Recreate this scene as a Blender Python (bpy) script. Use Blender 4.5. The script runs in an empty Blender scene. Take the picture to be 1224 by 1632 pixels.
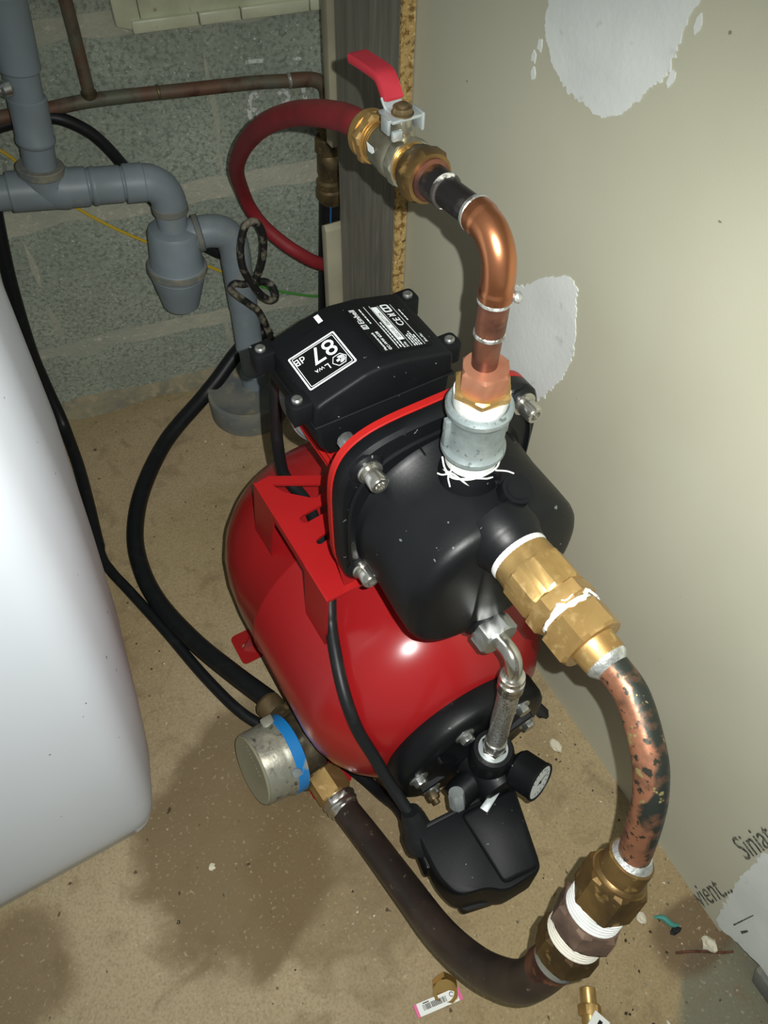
import bpy, bmesh, math, random
from mathutils import Vector as V, Matrix, noise as mnoise

random.seed(11)
scene = bpy.context.scene
COL = scene.collection

# ------------------------------------------------------------------ camera
cam = bpy.data.cameras.new('camera')
cam_o = bpy.data.objects.new('camera', cam)
COL.objects.link(cam_o)
cam.sensor_fit = 'HORIZONTAL'
cam.sensor_width = 36.0
cam.lens = 36.0 * 1226.0 / 1224.0
cam.clip_start = 0.02
CR = V((0.861047, -0.508191, 0.018450))
CU = V((0.400254, 0.699652, 0.591849))
CB = V((-0.313681, -0.502225, 0.805838))
CP = V((-0.24203, -0.27243, 0.99))
cam_o.matrix_world = Matrix(((CR.x, CU.x, CB.x, CP.x), (CR.y, CU.y, CB.y, CP.y), (CR.z, CU.z, CB.z, CP.z), (0, 0, 0, 1)))
scene.camera = cam_o

# ------------------------------------------------------------------ light
world = bpy.data.worlds.new('world')
scene.world = world
world.use_nodes = True
world.node_tree.nodes['Background'].inputs[0].default_value = (0.95, 1.0, 0.96, 1)
world.node_tree.nodes['Background'].inputs[1].default_value = 0.29

fl = bpy.data.lights.new('phone_flash', 'SPOT')        # the phone's flash beside its lens, a wide soft beam
fl.energy = 31.0
fl.spot_size = math.radians(112)
fl.spot_blend = 1.0
fl.shadow_soft_size = 0.0018
fl.color = (1.0, 1.0, 0.965)
flo = bpy.data.objects.new('phone_flash', fl)
COL.objects.link(flo)
flo.location = CP + CR * 0.020 + CU * 0.010
flo.rotation_euler = (-CB - CU * 0.15 - CR * 0.02).to_track_quat('-Z', 'Y').to_euler()

vs = scene.view_settings
vs.view_transform = 'Standard'
vs.look = 'None'
vs.gamma = 1.0
vs.use_curve_mapping = False
vs.exposure = 0.0

# ------------------------------------------------------------------ materials
def lin(c):
    def f(x):
        x /= 255.0
        return x / 12.92 if x <= 0.04045 else ((x + 0.055) / 1.055) ** 2.4
    return (f(c[0]), f(c[1]), f(c[2]), 1.0)

MATS = {}
def mat(name, col, rough=0.5, metal=0.0, layers=(), bump=None, spec=0.5, coat=0.0, rough2=None, stretch=None, side=None):
    """layers: (colour, noise scale, low, high[, detail, distortion]) mixed over the base one after another;
    bump: list of (scale, strength, distance)"""
    m = bpy.data.materials.new(name)
    m.use_nodes = True
    nt = m.node_tree
    N, L = nt.nodes, nt.links
    b = N['Principled BSDF']
    b.inputs['Roughness'].default_value = rough
    b.inputs['Metallic'].default_value = metal
    b.inputs['Specular IOR Level'].default_value = spec
    b.inputs['Coat Weight'].default_value = coat
    tc = N.new('ShaderNodeTexCoord')
    src = tc.outputs['Object']
    if stretch:
        mp = N.new('ShaderNodeMapping')
        mp.inputs['Scale'].default_value = stretch
        L.new(src, mp.inputs[0]); src = mp.outputs[0]
    prev = None
    rgb = N.new('ShaderNodeRGB'); rgb.outputs[0].default_value = lin(col)
    prev = rgb.outputs[0]
    first = None
    for i, ly in enumerate(layers):
        c, sc, lo, hi = ly[:4]
        det = ly[4] if len(ly) > 4 else 4.0
        dis = ly[5] if len(ly) > 5 else 0.0
        nz = N.new('ShaderNodeTexNoise')
        nz.noise_dimensions = '4D'
        nz.inputs['W'].default_value = 3.7 * i + len(name) * 1.3
        nz.inputs['Scale'].default_value = sc
        nz.inputs['Detail'].default_value = det
        nz.inputs['Distortion'].default_value = dis
        L.new(src, nz.inputs['Vector'])
        mr = N.new('ShaderNodeMapRange')
        mr.inputs[1].default_value = lo; mr.inputs[2].default_value = hi
        if side and i == 0:      # this coat lies mostly on one side of the thing
            dp = N.new('ShaderNodeVectorMath'); dp.operation = 'DOT_PRODUCT'
            L.new(tc.outputs['Normal'], dp.inputs[0]); dp.inputs[1].default_value = side
            ma = N.new('ShaderNodeMath'); ma.operation = 'ADD'
            L.new(nz.outputs[0], ma.inputs[0]); L.new(dp.outputs['Value'], ma.inputs[1])
            L.new(ma.outputs[0], mr.inputs[0])
        else: L.new(nz.outputs[0], mr.inputs[0])
        mx = N.new('ShaderNodeMix'); mx.data_type = 'RGBA'
        L.new(mr.outputs[0], mx.inputs[0])
        L.new(prev, mx.inputs[6])
        mx.inputs[7].default_value = lin(c)
        prev = mx.outputs[2]
        if first is None: first = mr.outputs[0]
    L.new(prev, b.inputs['Base Color'])
    if rough2 is not None and first is not None:
        mr2 = N.new('ShaderNodeMapRange')
        mr2.inputs[3].default_value = rough; mr2.inputs[4].default_value = rough2
        L.new(first, mr2.inputs[0]); L.new(mr2.outputs[0], b.inputs['Roughness'])
    if bump:
        pn = None
        for sc, st, di in bump:
            nz = N.new('ShaderNodeTexNoise')
            nz.inputs['Scale'].default_value = sc
            nz.inputs['Detail'].default_value = 5.0
            L.new(src, nz.inputs['Vector'])
            bp = N.new('ShaderNodeBump')
            bp.inputs['Strength'].default_value = st
            bp.inputs['Distance'].default_value = di
            L.new(nz.outputs[0], bp.inputs['Height'])
            if pn is not None: L.new(pn, bp.inputs['Normal'])
            pn = bp.outputs[0]
        L.new(pn, b.inputs['Normal'])
    MATS[name] = m
    return m

mat('block', (162, 170, 155), 0.95, layers=[((144, 152, 138), 7, .38, .66, 6), ((122, 130, 118), 190, .46, .66, 4), ((202, 206, 194), 300, .63, .72, 2)], bump=[(170, .7, .003), (420, .5, .002)], spec=.2)
mat('mortar', (176, 176, 157), 0.95, layers=[((156, 161, 146), 9, .40, .62, 6), ((194, 190, 170), 120, .58, .70, 3)], bump=[(60, .6, .004), (260, .5, .002)], spec=.2)
mat('chalk', (205, 210, 202), 0.9, layers=[((150, 155, 146), 200, .5, .6, 3)], bump=[(300, .4, .001)])
mat('plasterboard', (187, 187, 166), 0.62, layers=[((179, 179, 157), 5, .35, .7, 5), ((195, 195, 177), 2.2, .4, .7, 4), ((132, 128, 108), 60, .755, .765, 2)], bump=[(700, .12, .0006)], spec=.35)
mat('filler', (220, 226, 222), 0.7, layers=[((208, 214, 210), 16, .4, .66, 6), ((188, 193, 186), 60, .64, .74, 4)], bump=[(180, .25, .001)], spec=.3)
mat('wall_print', (58, 60, 56), 0.8, layers=[((132, 130, 112), 420, .5, .56, 2)])
mat('grey_wood', (128, 126, 114), 0.6, layers=[((110, 108, 98), 18, .35, .65, 6), ((142, 140, 126), 40, .55, .7, 5)], stretch=(6, 6, .35), bump=[(60, .15, .001)], spec=.35)
mat('chipboard', (176, 150, 96), 0.9, layers=[((120, 92, 50), 150, .48, .6, 4), ((206, 184, 132), 260, .56, .66, 3), ((60, 44, 24), 190, .66, .7, 3)], bump=[(260, .8, .002)], spec=.2)
mat('pale_trim', (166, 162, 138), 0.7, layers=[((146, 142, 120), 14, .4, .68)], bump=[(200, .2, .001)])
mat('cream_tile', (196, 200, 172), 0.35, layers=[((170, 174, 146), 20, .45, .7, 5), ((150, 146, 116), 90, .66, .74)], bump=[(90, .1, .001)])
mat('white_plastic', (210, 217, 224), 0.42, layers=[((203, 210, 217), 3, .4, .7), ((110, 112, 106), 130, .755, .765, 1)], spec=.4)
mat('pvc', (128, 140, 147), 0.45, layers=[((116, 126, 131), 12, .42, .66, 5), ((156, 154, 134), 22, .60, .82, 6)], bump=[(120, .08, .001)], spec=.4)
mat('pvc_dusty', (122, 122, 112), 0.8, layers=[((100, 106, 106), 22, .42, .62, 6), ((150, 142, 116), 46, .56, .72, 5)], bump=[(160, .3, .001)], spec=.3)
mat('old_copper', (104, 74, 56), 0.62, 0.25, layers=[((96, 98, 82), 16, .42, .6, 6), ((70, 44, 34), 46, .52, .7, 5)], bump=[(120, .2, .001)])
mat('solder', (186, 190, 186), 0.38, 0.75, layers=[((120, 118, 108), 110, .5, .64, 4), ((226, 230, 224), 60, .58, .7, 3)], bump=[(180, .7, .002)])
mat('tarnished_brass', (112, 96, 66), 0.5, 0.55, layers=[((74, 66, 48), 40, .42, .62, 5), ((140, 118, 76), 90, .58, .7, 4)], bump=[(140, .25, .001)])
mat('brass', (186, 154, 98), 0.36, 0.75, layers=[((156, 124, 74), 34, .42, .66, 5), ((204, 174, 118), 120, .56, .7, 4)], bump=[(240, .12, .0006)], rough2=.48)
mat('brass_bright', (222, 184, 112), 0.22, 0.95, layers=[((190, 146, 78), 30, .5, .7)])
mat('brass_dark', (120, 96, 56), 0.42, 0.7, layers=[((78, 62, 40), 30, .4, .62, 5), ((168, 138, 84), 100, .6, .7, 4)], bump=[(140, .25, .001)])
mat('copper_nut', (178, 124, 98), 0.42, 0.6, layers=[((158, 102, 78), 30, .45, .68, 5)], bump=[(200, .15, .0006)])
mat('copper', (196, 130, 92), 0.27, 0.95, layers=[((158, 98, 68), 34, .50, .68, 5), ((104, 70, 54), 60, .62, .74, 4)], rough2=.4, bump=[(160, .08, .0006)])
mat('copper_heated', (124, 82, 64), 0.4, 0.7, layers=[((76, 52, 46), 40, .4, .6, 5), ((168, 112, 80), 60, .58, .7, 4)], bump=[(160, .15, .0008)])
mat('burnt_copper', (34, 32, 32), 0.32, 0.35, layers=[((92, 62, 40), 46, .60, .68, 4), ((64, 60, 58), 80, .55, .7, 3)], bump=[(120, .2, .001)])
mat('patina_copper', (160, 110, 84), 0.38, 0.65, layers=[((50, 55, 50), 24, .455, .515, 8, .8), ((116, 84, 66), 70, .50, .66, 4), ((160, 148, 100), 130, .635, .665, 3), ((58, 58, 50), 170, .57, .63, 3)], rough2=.5, bump=[(110, .35, .001)], side=(.16, -.10, .0))
mat('rusty_iron', (104, 84, 70), 0.65, 0.3, layers=[((70, 56, 48), 40, .4, .62, 6), ((150, 96, 48), 90, .68, .74, 3)], bump=[(120, .5, .0015)])
mat('galvanized', (154, 166, 166), 0.42, 0.55, layers=[((134, 146, 146), 60, .42, .62, 4), ((108, 118, 116), 200, .60, .67, 3)], bump=[(420, .3, .0006)], spec=.5)
mat('nickel', (168, 166, 148), 0.3, 0.8, layers=[((128, 124, 104), 40, .45, .68, 4)], bump=[(280, .12, .0006)])
mat('steel', (186, 190, 188), 0.28, 0.9, layers=[((140, 142, 138), 60, .5, .68)])
mat('zinc', (172, 181, 181), 0.38, 0.55, layers=[((148, 156, 156), 60, .45, .66)], bump=[(300, .1, .0006)])
mat('chrome', (206, 204, 196), 0.18, 0.95, layers=[((170, 168, 160), 50, .55, .75)])
mat('braid', (206, 206, 200), 0.28, 0.85, layers=[((130, 130, 126), 520, .5, .6, 2)], bump=[(600, .5, .001)])
mat('tape', (214, 217, 213), 0.75, layers=[((190, 194, 190), 60, .45, .7)], bump=[(300, .3, .0008)])
mat('tape_stained', (206, 203, 190), 0.75, layers=[((190, 146, 84), 42, .56, .68, 4), ((150, 138, 112), 120, .60, .7)], bump=[(240, .5, .001)])
mat('red_paint', (150, 25, 28), 0.25, 0.0, layers=[((142, 23, 26), 6, .4, .7)], bump=[(38, .02, .001)], spec=.5, coat=.08)
mat('red_sheet', (160, 25, 27), 0.36, layers=[((150, 23, 25), 12, .4, .7)], spec=.45)
mat('red_cast', (158, 25, 22), 0.4, layers=[((146, 22, 20), 20, .4, .7)], bump=[(320, .1, .0006)], spec=.4)
mat('red_rubber', (132, 36, 42), 0.55, layers=[((116, 32, 38), 24, .45, .7)], bump=[(300, .1, .0006)], spec=.35)
mat('red_sleeve', (160, 42, 54), 0.45, layers=[((142, 32, 42), 30, .45, .68, 4), ((190, 108, 114), 60, .68, .76)], bump=[(200, .1, .0006)])
mat('black_plastic', (17, 19, 21), 0.5, layers=[((13, 15, 17), 30, .4, .7), ((110, 114, 114), 230, .745, .76, 1)], bump=[(520, .12, .0006)], spec=.17)
mat('black_cast', (16, 18, 20), 0.42, layers=[((12, 14, 16), 24, .4, .7), ((96, 100, 100), 210, .75, .765, 1)], bump=[(360, .1, .0006)], spec=.24)
mat('black_rubber', (22, 24, 26), 0.45, layers=[((34, 36, 36), 60, .55, .75, 4)], spec=.32)
mat('dusty_cable', (30, 30, 29), 0.5, layers=[((122, 116, 100), 75, .50, .64, 5)], spec=.35)
mat('dark_hose', (40, 34, 30), 0.4, layers=[((58, 46, 40), 26, .42, .66, 5), ((96, 88, 78), 120, .66, .72, 3)], bump=[(90, .12, .001)], spec=.45)
mat('grey_paint', (112, 117, 122), 0.45, layers=[((100, 105, 110), 20, .4, .7)], spec=.4)
mat('blue_plastic', (28, 122, 190), 0.42, layers=[((150, 150, 134), 52, .60, .68, 5)], bump=[(120, .2, .001)])
mat('meter_metal', (142, 142, 128), 0.42, 0.35, layers=[((176, 172, 152), 44, .52, .66, 6), ((90, 90, 80), 110, .56, .68, 4)], bump=[(120, .45, .0015)])
mat('meter_lid', (146, 144, 122), 0.45, 0.1, layers=[((128, 126, 106), 10, .4, .7)])
mat('flux', (188, 188, 178), 0.6, layers=[((44, 40, 38), 70, .46, .52, 4)], bump=[(180, .6, .002)])
mat('meter_body', (84, 76, 56), 0.6, 0.25, layers=[((52, 46, 34), 36, .42, .6, 6), ((128, 124, 104), 60, .64, .74, 5)], bump=[(70, .6, .003)])
mat('white_print', (214, 220, 220), 0.5)
mat('black_print', (13, 15, 16), 0.5, spec=.18)
mat('blue_stripe', (44, 92, 150), 0.4)
mat('wire_yellow', (196, 166, 34), 0.5)
mat('wire_green', (66, 140, 52), 0.5)
mat('dial_white', (200, 206, 204), 0.35)
mat('pink_print', (206, 70, 130), 0.5)
mat('label_paper', (222, 224, 218), 0.55)
mat('plaster_bit', (206, 200, 178), 0.9, bump=[(300, .5, .001)])
mat('teal_plastic', (62, 134, 122), 0.5)
mat('soot', (20, 21, 20), 0.8)
mat('debris', (150, 140, 112), 0.9, layers=[((58, 50, 38), 50, .45, .55, 2), ((214, 206, 184), 70, .58, .62, 2)])
mat('corner_dust', (150, 142, 116), 0.95, layers=[((124, 122, 106), 18, .40, .62, 6), ((168, 152, 122), 60, .52, .7, 5)], bump=[(120, .8, .004), (320, .5, .002)], spec=.2)

def floor_material():
    m = bpy.data.materials.new('concrete_floor'); m.use_nodes = True
    nt = m.node_tree; N, L = nt.nodes, nt.links
    b = N['Principled BSDF']; b.inputs['Roughness'].default_value = .85; b.inputs['Specular IOR Level'].default_value = .3
    tc = N.new('ShaderNodeTexCoord')
    def nz(scale, det=5, dis=0., w=0.):
        n = N.new('ShaderNodeTexNoise'); n.noise_dimensions = '4D'
        n.inputs['Scale'].default_value = scale; n.inputs['Detail'].default_value = det
        n.inputs['Distortion'].default_value = dis; n.inputs['W'].default_value = w
        L.new(tc.outputs['Object'], n.inputs['Vector']); return n
    def rng(s, lo, hi):
        r = N.new('ShaderNodeMapRange'); r.inputs[1].default_value = lo; r.inputs[2].default_value = hi
        L.new(s, r.inputs[0]); return r.outputs[0]
    def mix(fac, a, c):
        x = N.new('ShaderNodeMix'); x.data_type = 'RGBA'
        L.new(fac, x.inputs[0])
        if isinstance(a, tuple): x.inputs[6].default_value = a
        else: L.new(a, x.inputs[6])
        x.inputs[7].default_value = c
        return x.outputs[2]
    def mul(a, v):
        x = N.new('ShaderNodeMath'); x.operation = 'MULTIPLY'; L.new(a, x.inputs[0])
        if isinstance(v, float): x.inputs[1].default_value = v
        else: L.new(v, x.inputs[1])
        return x.outputs[0]
    c = mix(rng(nz(4.5, 6).outputs[0], .36, .66), lin((163, 146, 110)), lin((145, 126, 92)))
    c = mix(mul(rng(nz(2.2, 4, 0, 4).outputs[0], .48, .64), .7), c, lin((170, 156, 128)))
    # wet stain with a shape of its own, spread under the meter and the hose
    def blob(cx, cy, rx, ry, soft, w):
        cx += .15; cy += .075      # world to the floor's own coordinates
        mp = N.new('ShaderNodeMapping')
        mp.inputs['Location'].default_value = (-cx / rx, -cy / ry, 0)
        mp.inputs['Scale'].default_value = (1 / rx, 1 / ry, 0)
        L.new(tc.outputs['Object'], mp.inputs[0])
        ln = N.new('ShaderNodeVectorMath'); ln.operation = 'LENGTH'; L.new(mp.outputs[0], ln.inputs[0])
        ad = N.new('ShaderNodeMath'); ad.operation = 'MULTIPLY_ADD'
        L.new(nz(9, 5, .4, w).outputs[0], ad.inputs[0]); ad.inputs[1].default_value = 1.5; L.new(ln.outputs['Value'], ad.inputs[2])
        r = N.new('ShaderNodeMapRange'); r.inputs[1].default_value = 1.75 + soft; r.inputs[2].default_value = 1.75 - soft
        r.interpolation_type = 'SMOOTHSTEP'
        L.new(ad.outputs[0], r.inputs[0]); return r.outputs[0]
    c = mix(mul(blob(-.255, .015, .125, .140, .14, 1.), .72), c, lin((92, 74, 46)))
    c = mix(mul(blob(-.150, -.08, .11, .12, .2, 2.), .42), c, lin((98, 80, 52)))
    c = mix(mul(blob(-.525, .005, .06, .06, .25, 5.), .6), c, lin((96, 76, 50)))
    c = mix(mul(blob(-.05, .62, .32, .10, .35, 6.), .5), c, lin((182, 162, 130)))
    c = mix(mul(blob(.140, -.435, .085, .075, .12, 3.), .9), c, lin((110, 112, 96)))
    c = mix(mul(blob(.150, -.352, .055, .034, .2, 8.), .75), c, lin((94, 74, 54)))
    c = mix(mul(rng(nz(330, 5, 0, 2).outputs[0], .45, .70), .5), c, lin((116, 102, 76)))
    c = mix(mul(rng(nz(230, 5, 0, 7).outputs[0], .60, .74), .5), c, lin((196, 186, 156)))
    c = mix(mul(rng(nz(22, 7, 1.2, 12).outputs[0], .54, .70), .5), c, lin((112, 96, 68)))
    c = mix(mul(rng(nz(85, 2, 0, 9).outputs[0], .70, .735), .8), c, lin((56, 46, 34)))
    L.new(c, b.inputs['Base Color'])
    b1 = N.new('ShaderNodeBump'); b1.inputs['Strength'].default_value = .5; b1.inputs['Distance'].default_value = .003
    L.new(nz(40, 6).outputs[0], b1.inputs['Height'])
    b2 = N.new('ShaderNodeBump'); b2.inputs['Strength'].default_value = .45; b2.inputs['Distance'].default_value = .0015
    L.new(nz(260, 4).outputs[0], b2.inputs['Height']); L.new(b1.outputs[0], b2.inputs['Normal'])
    L.new(b2.outputs[0], b.inputs['Normal'])
    MATS['floor'] = m
floor_material()

# ------------------------------------------------------------------ geometry helpers: a G is (vertices, faces)
def cat(*gs):
    vs_, fs_ = [], []
    for g in gs:
        o = len(vs_)
        vs_ += list(g[0]); fs_ += [tuple(i + o for i in f) for f in g[1]]
    return vs_, fs_

def mapg(g, fn):
    return [V(fn(v)) for v in g[0]], g[1]

def shift(g, d):
    d = V(d)
    return [v + d for v in g[0]], g[1]

def frame(d):
    d = V(d).normalized()
    a = V((0, 0, 1)) if abs(d.z) < .9 else V((0, 1, 0))
    x = a.cross(d).normalized()
    return x, d.cross(x).normalized(), d

def lathe(prof, org=(0, 0, 0), d=(0, 0, 1), n=32, ph=0.0, cap=True):
    x, y, z = frame(d); org = V(org)
    vs_, fs_, rings = [], [], []
    for t, r in prof:
        if r < 1e-6:
            rings.append([len(vs_)]); vs_.append(org + z * t)
        else:
            s = len(vs_); rings.append(list(range(s, s + n)))
            for k in range(n):
                a = ph + 2 * math.pi * k / n
                vs_.append(org + z * t + x * (r * math.cos(a)) + y * (r * math.sin(a)))
    for A, B in zip(rings, rings[1:]):
        if len(A) == 1 and len(B) == 1: continue
        for k in range(n):
            k2 = (k + 1) % n
            if len(A) == 1: fs_.append((A[0], B[k2], B[k]))
            elif len(B) == 1: fs_.append((A[k], A[k2], B[0]))
            else: fs_.append((A[k], A[k2], B[k2], B[k]))
    if cap:
        if len(rings[0]) > 1: fs_.append(tuple(reversed(rings[0])))
        if len(rings[-1]) > 1: fs_.append(tuple(rings[-1]))
    return vs_, fs_

def cyl(org, d, t0, t1, r, n=32, ch=0.0):
    if ch: return lathe([(t0, r - ch), (t0 + ch, r), (t1 - ch, r), (t1, r - ch)], org, d, n)
    return lathe([(t0, r), (t1, r)], org, d, n)

def hexa(org, d, t0, t1, af, ch=.0015, ph=0.0, hole=0.0, n=6):
    """nut: hexagonal prism with turned chamfers"""
    R = af / 2 / math.cos(math.pi / n)
    x, y, z = frame(d); org = V(org)
    m = n * 4
    def ring(t, lim):
        out = []
        for k in range(m):
            a = 2 * math.pi * k / m
            s = a % (2 * math.pi / n) - math.pi / n
            r = min(af / 2 / math.cos(s), lim)
            out.append(org + z * t + x * (r * math.cos(a + ph)) + y * (r * math.sin(a + ph)))
        return out
    rr = af / 2 * 1.01
    loops = [ring(t0, rr), ring(t0 + ch, R * 1.01), ring(t1 - ch, R * 1.01), ring(t1, rr)]
    if hole:
        hl = [org + z * t1 + x * (hole * math.cos(2 * math.pi * k / m + ph)) + y * (hole * math.sin(2 * math.pi * k / m + ph)) for k in range(m)]
        h2 = [p - z * .004 for p in hl]
        loops += [hl, h2]
    return loft(loops)

def loft(loops, cap=True, closed=True):
    n = len(loops[0]); vs_, fs_ = [], []
    for l in loops: vs_ += [V(p) for p in l]
    for i in range(len(loops) - 1):
        for k in range(n if closed else n - 1):
            k2 = (k + 1) % n
            fs_.append((i * n + k, i * n + k2, (i + 1) * n + k2, (i + 1) * n + k))
    if cap:
        fs_.append(tuple(range(n - 1, -1, -1)))
        fs_.append(tuple(range((len(loops) - 1) * n, len(loops) * n)))
    return vs_, fs_

def crom(pts, sub=8):
    P = [V(p) for p in pts]
    if len(P) == 2: return [P[0].lerp(P[1], k / sub) for k in range(sub + 1)]
    out = []
    for i in range(len(P) - 1):
        p0 = P[i - 1] if i else P[0] * 2 - P[1]
        p3 = P[i + 2] if i + 2 < len(P) else P[-1] * 2 - P[-2]
        p1, p2 = P[i], P[i + 1]
        for k in range(sub):
            t = k / sub
            out.append(0.5 * ((2 * p1) + (p2 - p0) * t + (2 * p0 - 5 * p1 + 4 * p2 - p3) * t * t + (3 * p1 - p0 - 3 * p2 + p3) * t ** 3))
    out.append(P[-1])
    return out

def tube(pts, r, seg=16, sub=8, cap=True, raw=False, rfun=None):
    P = [V(p) for p in pts] if raw else crom(pts, sub)
    n = len(P)
    T = [(P[min(i + 1, n - 1)] - P[max(i - 1, 0)]).normalized() for i in range(n)]
    x, y, z = frame(T[0])
    loops = []
    for i in range(n):
        if i:
            ax = T[i - 1].cross(T[i])
            if ax.length > 1e-9:
                q = Matrix.Rotation(math.asin(min(1, ax.length)), 3, ax.normalized())
                x = q @ x
        x = (x - T[i] * x.dot(T[i])).normalized()
        yy = T[i].cross(x)
        rr = r if rfun is None else rfun(i / (n - 1))
        loops.append([P[i] + x * (rr * math.cos(2 * math.pi * k / seg)) + yy * (rr * math.sin(2 * math.pi * k / seg)) for k in range(seg)])
    return loft(loops, cap)

def from_bm(bm):
    bm.verts.index_update()
    g = ([v.co.copy() for v in bm.verts], [tuple(v.index for v in f.verts) for f in bm.faces])
    bm.free(); return g

def rbox(c, s, bev=0.0, seg=2, rot=None):
    bm = bmesh.new(); bmesh.ops.create_cube(bm, size=1)
    for v in bm.verts: v.co = V((v.co.x * s[0], v.co.y * s[1], v.co.z * s[2]))
    if bev: bmesh.ops.bevel(bm, geom=list(bm.edges), offset=bev, segments=seg, affect='EDGES', profile=.5)
    g = from_bm(bm)
    if rot is not None: g = mapg(g, lambda v: rot @ v)
    return shift(g, c)

def prism(poly, h0, h1, fn=None, bev=0.0, seg=2):
    """extruded polygon (u, v) from h0 to h1, mapped by fn(u, v, h)"""
    bm = bmesh.new()
    f = bm.faces.new([bm.verts.new((p[0], p[1], h0)) for p in poly])
    r = bmesh.ops.extrude_face_region(bm, geom=[f])
    for e in r['geom']:
        if isinstance(e, bmesh.types.BMVert): e.co.z = h1
    bmesh.ops.recalc_face_normals(bm, faces=list(bm.faces))
    if bev: bmesh.ops.bevel(bm, geom=list(bm.edges), offset=bev, segments=seg, affect='EDGES', profile=.5)
    g = from_bm(bm)
    return mapg(g, lambda v: fn(v.x, v.y, v.z)) if fn else g

def smooth_poly(poly, rad, n=4):
    """rounded corners"""
    out = []; m = len(poly)
    for i in range(m):
        p, a, b = V(poly[i] + (0,) if len(poly[i]) == 2 else poly[i]), V(tuple(poly[i - 1]) + (0,)), V(tuple(poly[(i + 1) % m]) + (0,))
        d1 = (a - p); d2 = (b - p); r = min(rad, d1.length * .45, d2.length * .45)
        q1, q2 = p + d1.normalized() * r, p + d2.normalized() * r
        for k in range(n + 1):
            t = k / n
            q = q1 * (1 - t) ** 2 + p * 2 * t * (1 - t) + q2 * t * t
            out.append((q.x, q.y))
    return out

DG = None
def curve_g(outlines, thick):
    cu = bpy.data.curves.new('tmp', 'CURVE'); cu.dimensions = '2D'; cu.fill_mode = 'BOTH'; cu.extrude = thick / 2
    for ol in outlines:
        sp = cu.splines.new('POLY'); sp.points.add(len(ol) - 1)
        for p, q in zip(sp.points, ol): p.co = (q[0], q[1], 0, 1)
        sp.use_cyclic_u = True
    return data_g(cu)

def data_g(cu):
    o = bpy.data.objects.new('tmp', cu); COL.objects.link(o)
    bpy.context.view_layer.update()
    dg = bpy.context.evaluated_depsgraph_get()
    me = bpy.data.meshes.new_from_object(o.evaluated_get(dg))
    g = ([v.co.copy() for v in me.vertices], [tuple(p.vertices) for p in me.polygons])
    bpy.data.objects.remove(o); bpy.data.curves.remove(cu); bpy.data.meshes.remove(me)
    return g

def text_g(s, size, org, ex, ey, off=0.0003, align='LEFT', shear=0.0):
    cu = bpy.data.curves.new('tmp', 'FONT'); cu.body = s; cu.size = size; cu.extrude = 0.00008; cu.align_x = align; cu.shear = shear
    cu.resolution_u = 3
    g = data_g(cu)
    org, ex, ey = V(org), V(ex).normalized(), V(ey).normalized(); n = ex.cross(ey)
    return mapg(g, lambda v: org + ex * v.x + ey * v.y + n * (v.z + off))

def quad_on(org, ex, ey, u0, u1, v0, v1, off=0.0003, th=.00016):
    org, ex, ey = V(org), V(ex).normalized(), V(ey).normalized(); n = ex.cross(ey)
    return prism([(u0, v0), (u1, v0), (u1, v1), (u0, v1)], off, off + th, lambda a, b, c: org + ex * a + ey * b + n * c)

# ------------------------------------------------------------------ objects
ORG = {}
def mesh_of(g, name, ang=35):
    me = bpy.data.meshes.new(name)
    me.from_pydata([tuple(v) for v in g[0]], [], g[1])
    me.validate(); me.update()
    bm = bmesh.new(); bm.from_mesh(me); bmesh.ops.recalc_face_normals(bm, faces=list(bm.faces)); bm.to_mesh(me); bm.free()
    if ang:
        for p in me.polygons: p.use_smooth = True
        me.set_sharp_from_angle(angle=math.radians(ang))
    return me

def tag(o, label=None, cat_=None, group=None, kind=None):
    if label: o['label'] = label
    if cat_: o['category'] = cat_
    if group: o['group'] = group
    if kind: o['kind'] = kind
    return o

def thing(name, label, cat_, loc, group=None, kind=None):
    o = bpy.data.objects.new(name, None); COL.objects.link(o)
    o.empty_display_size = .03
    o.location = loc; ORG[o.name] = V(loc)
    return tag(o, label, cat_, group, kind)

def obj(name, g, m, parent=None, label=None, cat_=None, group=None, kind=None, ang=35):
    if parent is not None: org = ORG[parent.name]
    else:
        lo = [min(v[i] for v in g[0]) for i in range(3)]; hi = [max(v[i] for v in g[0]) for i in range(3)]
        org = V(((lo[0] + hi[0]) / 2, (lo[1] + hi[1]) / 2, lo[2]))
    me = mesh_of(shift(g, -org), name, ang)
    me.materials.append(MATS[m])
    o = bpy.data.objects.new(name, me); COL.objects.link(o)
    if parent is not None: o.parent = parent
    else: o.location = org
    ORG[o.name] = org
    return tag(o, label, cat_, group, kind)

def inst(name, me, parent, mw, label=None):
    """a part that shares mesh data; mw = its matrix in the world"""
    o = bpy.data.objects.new(name, me); COL.objects.link(o)
    o.parent = parent
    o.matrix_basis = Matrix.Translation(-ORG[parent.name]) @ mw
    ORG[o.name] = ORG[parent.name]
    return tag(o, label)

def aim(loc, d):
    x, y, z = frame(d); loc = V(loc)
    return Matrix(((x.x, y.x, z.x, loc.x), (x.y, y.y, z.y, loc.y), (x.z, y.z, z.z, loc.z), (0, 0, 0, 1)))

def meshm(g, name, m, ang=35):
    me = mesh_of(g, name, ang); me.materials.append(MATS[m]); return me

# ------------------------------------------------------------------ the setting
BA, BD, BN = V((-.223, .816, 0)), V((.98438, -.17607, 0)), V((-.17607, -.98438, 0))   # back wall: foot point, direction, normal
def W(w, off, z): return BA + BD * w + BN * off + V((0, 0, z))
RA, RD, RN = V((.186, -.1, 0)), V((.04495, .99899, 0)), V((-.99899, .04495, 0))       # right wall
def Q(s, off, z): return RA + RD * s + RN * off + V((0, 0, z))

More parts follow.
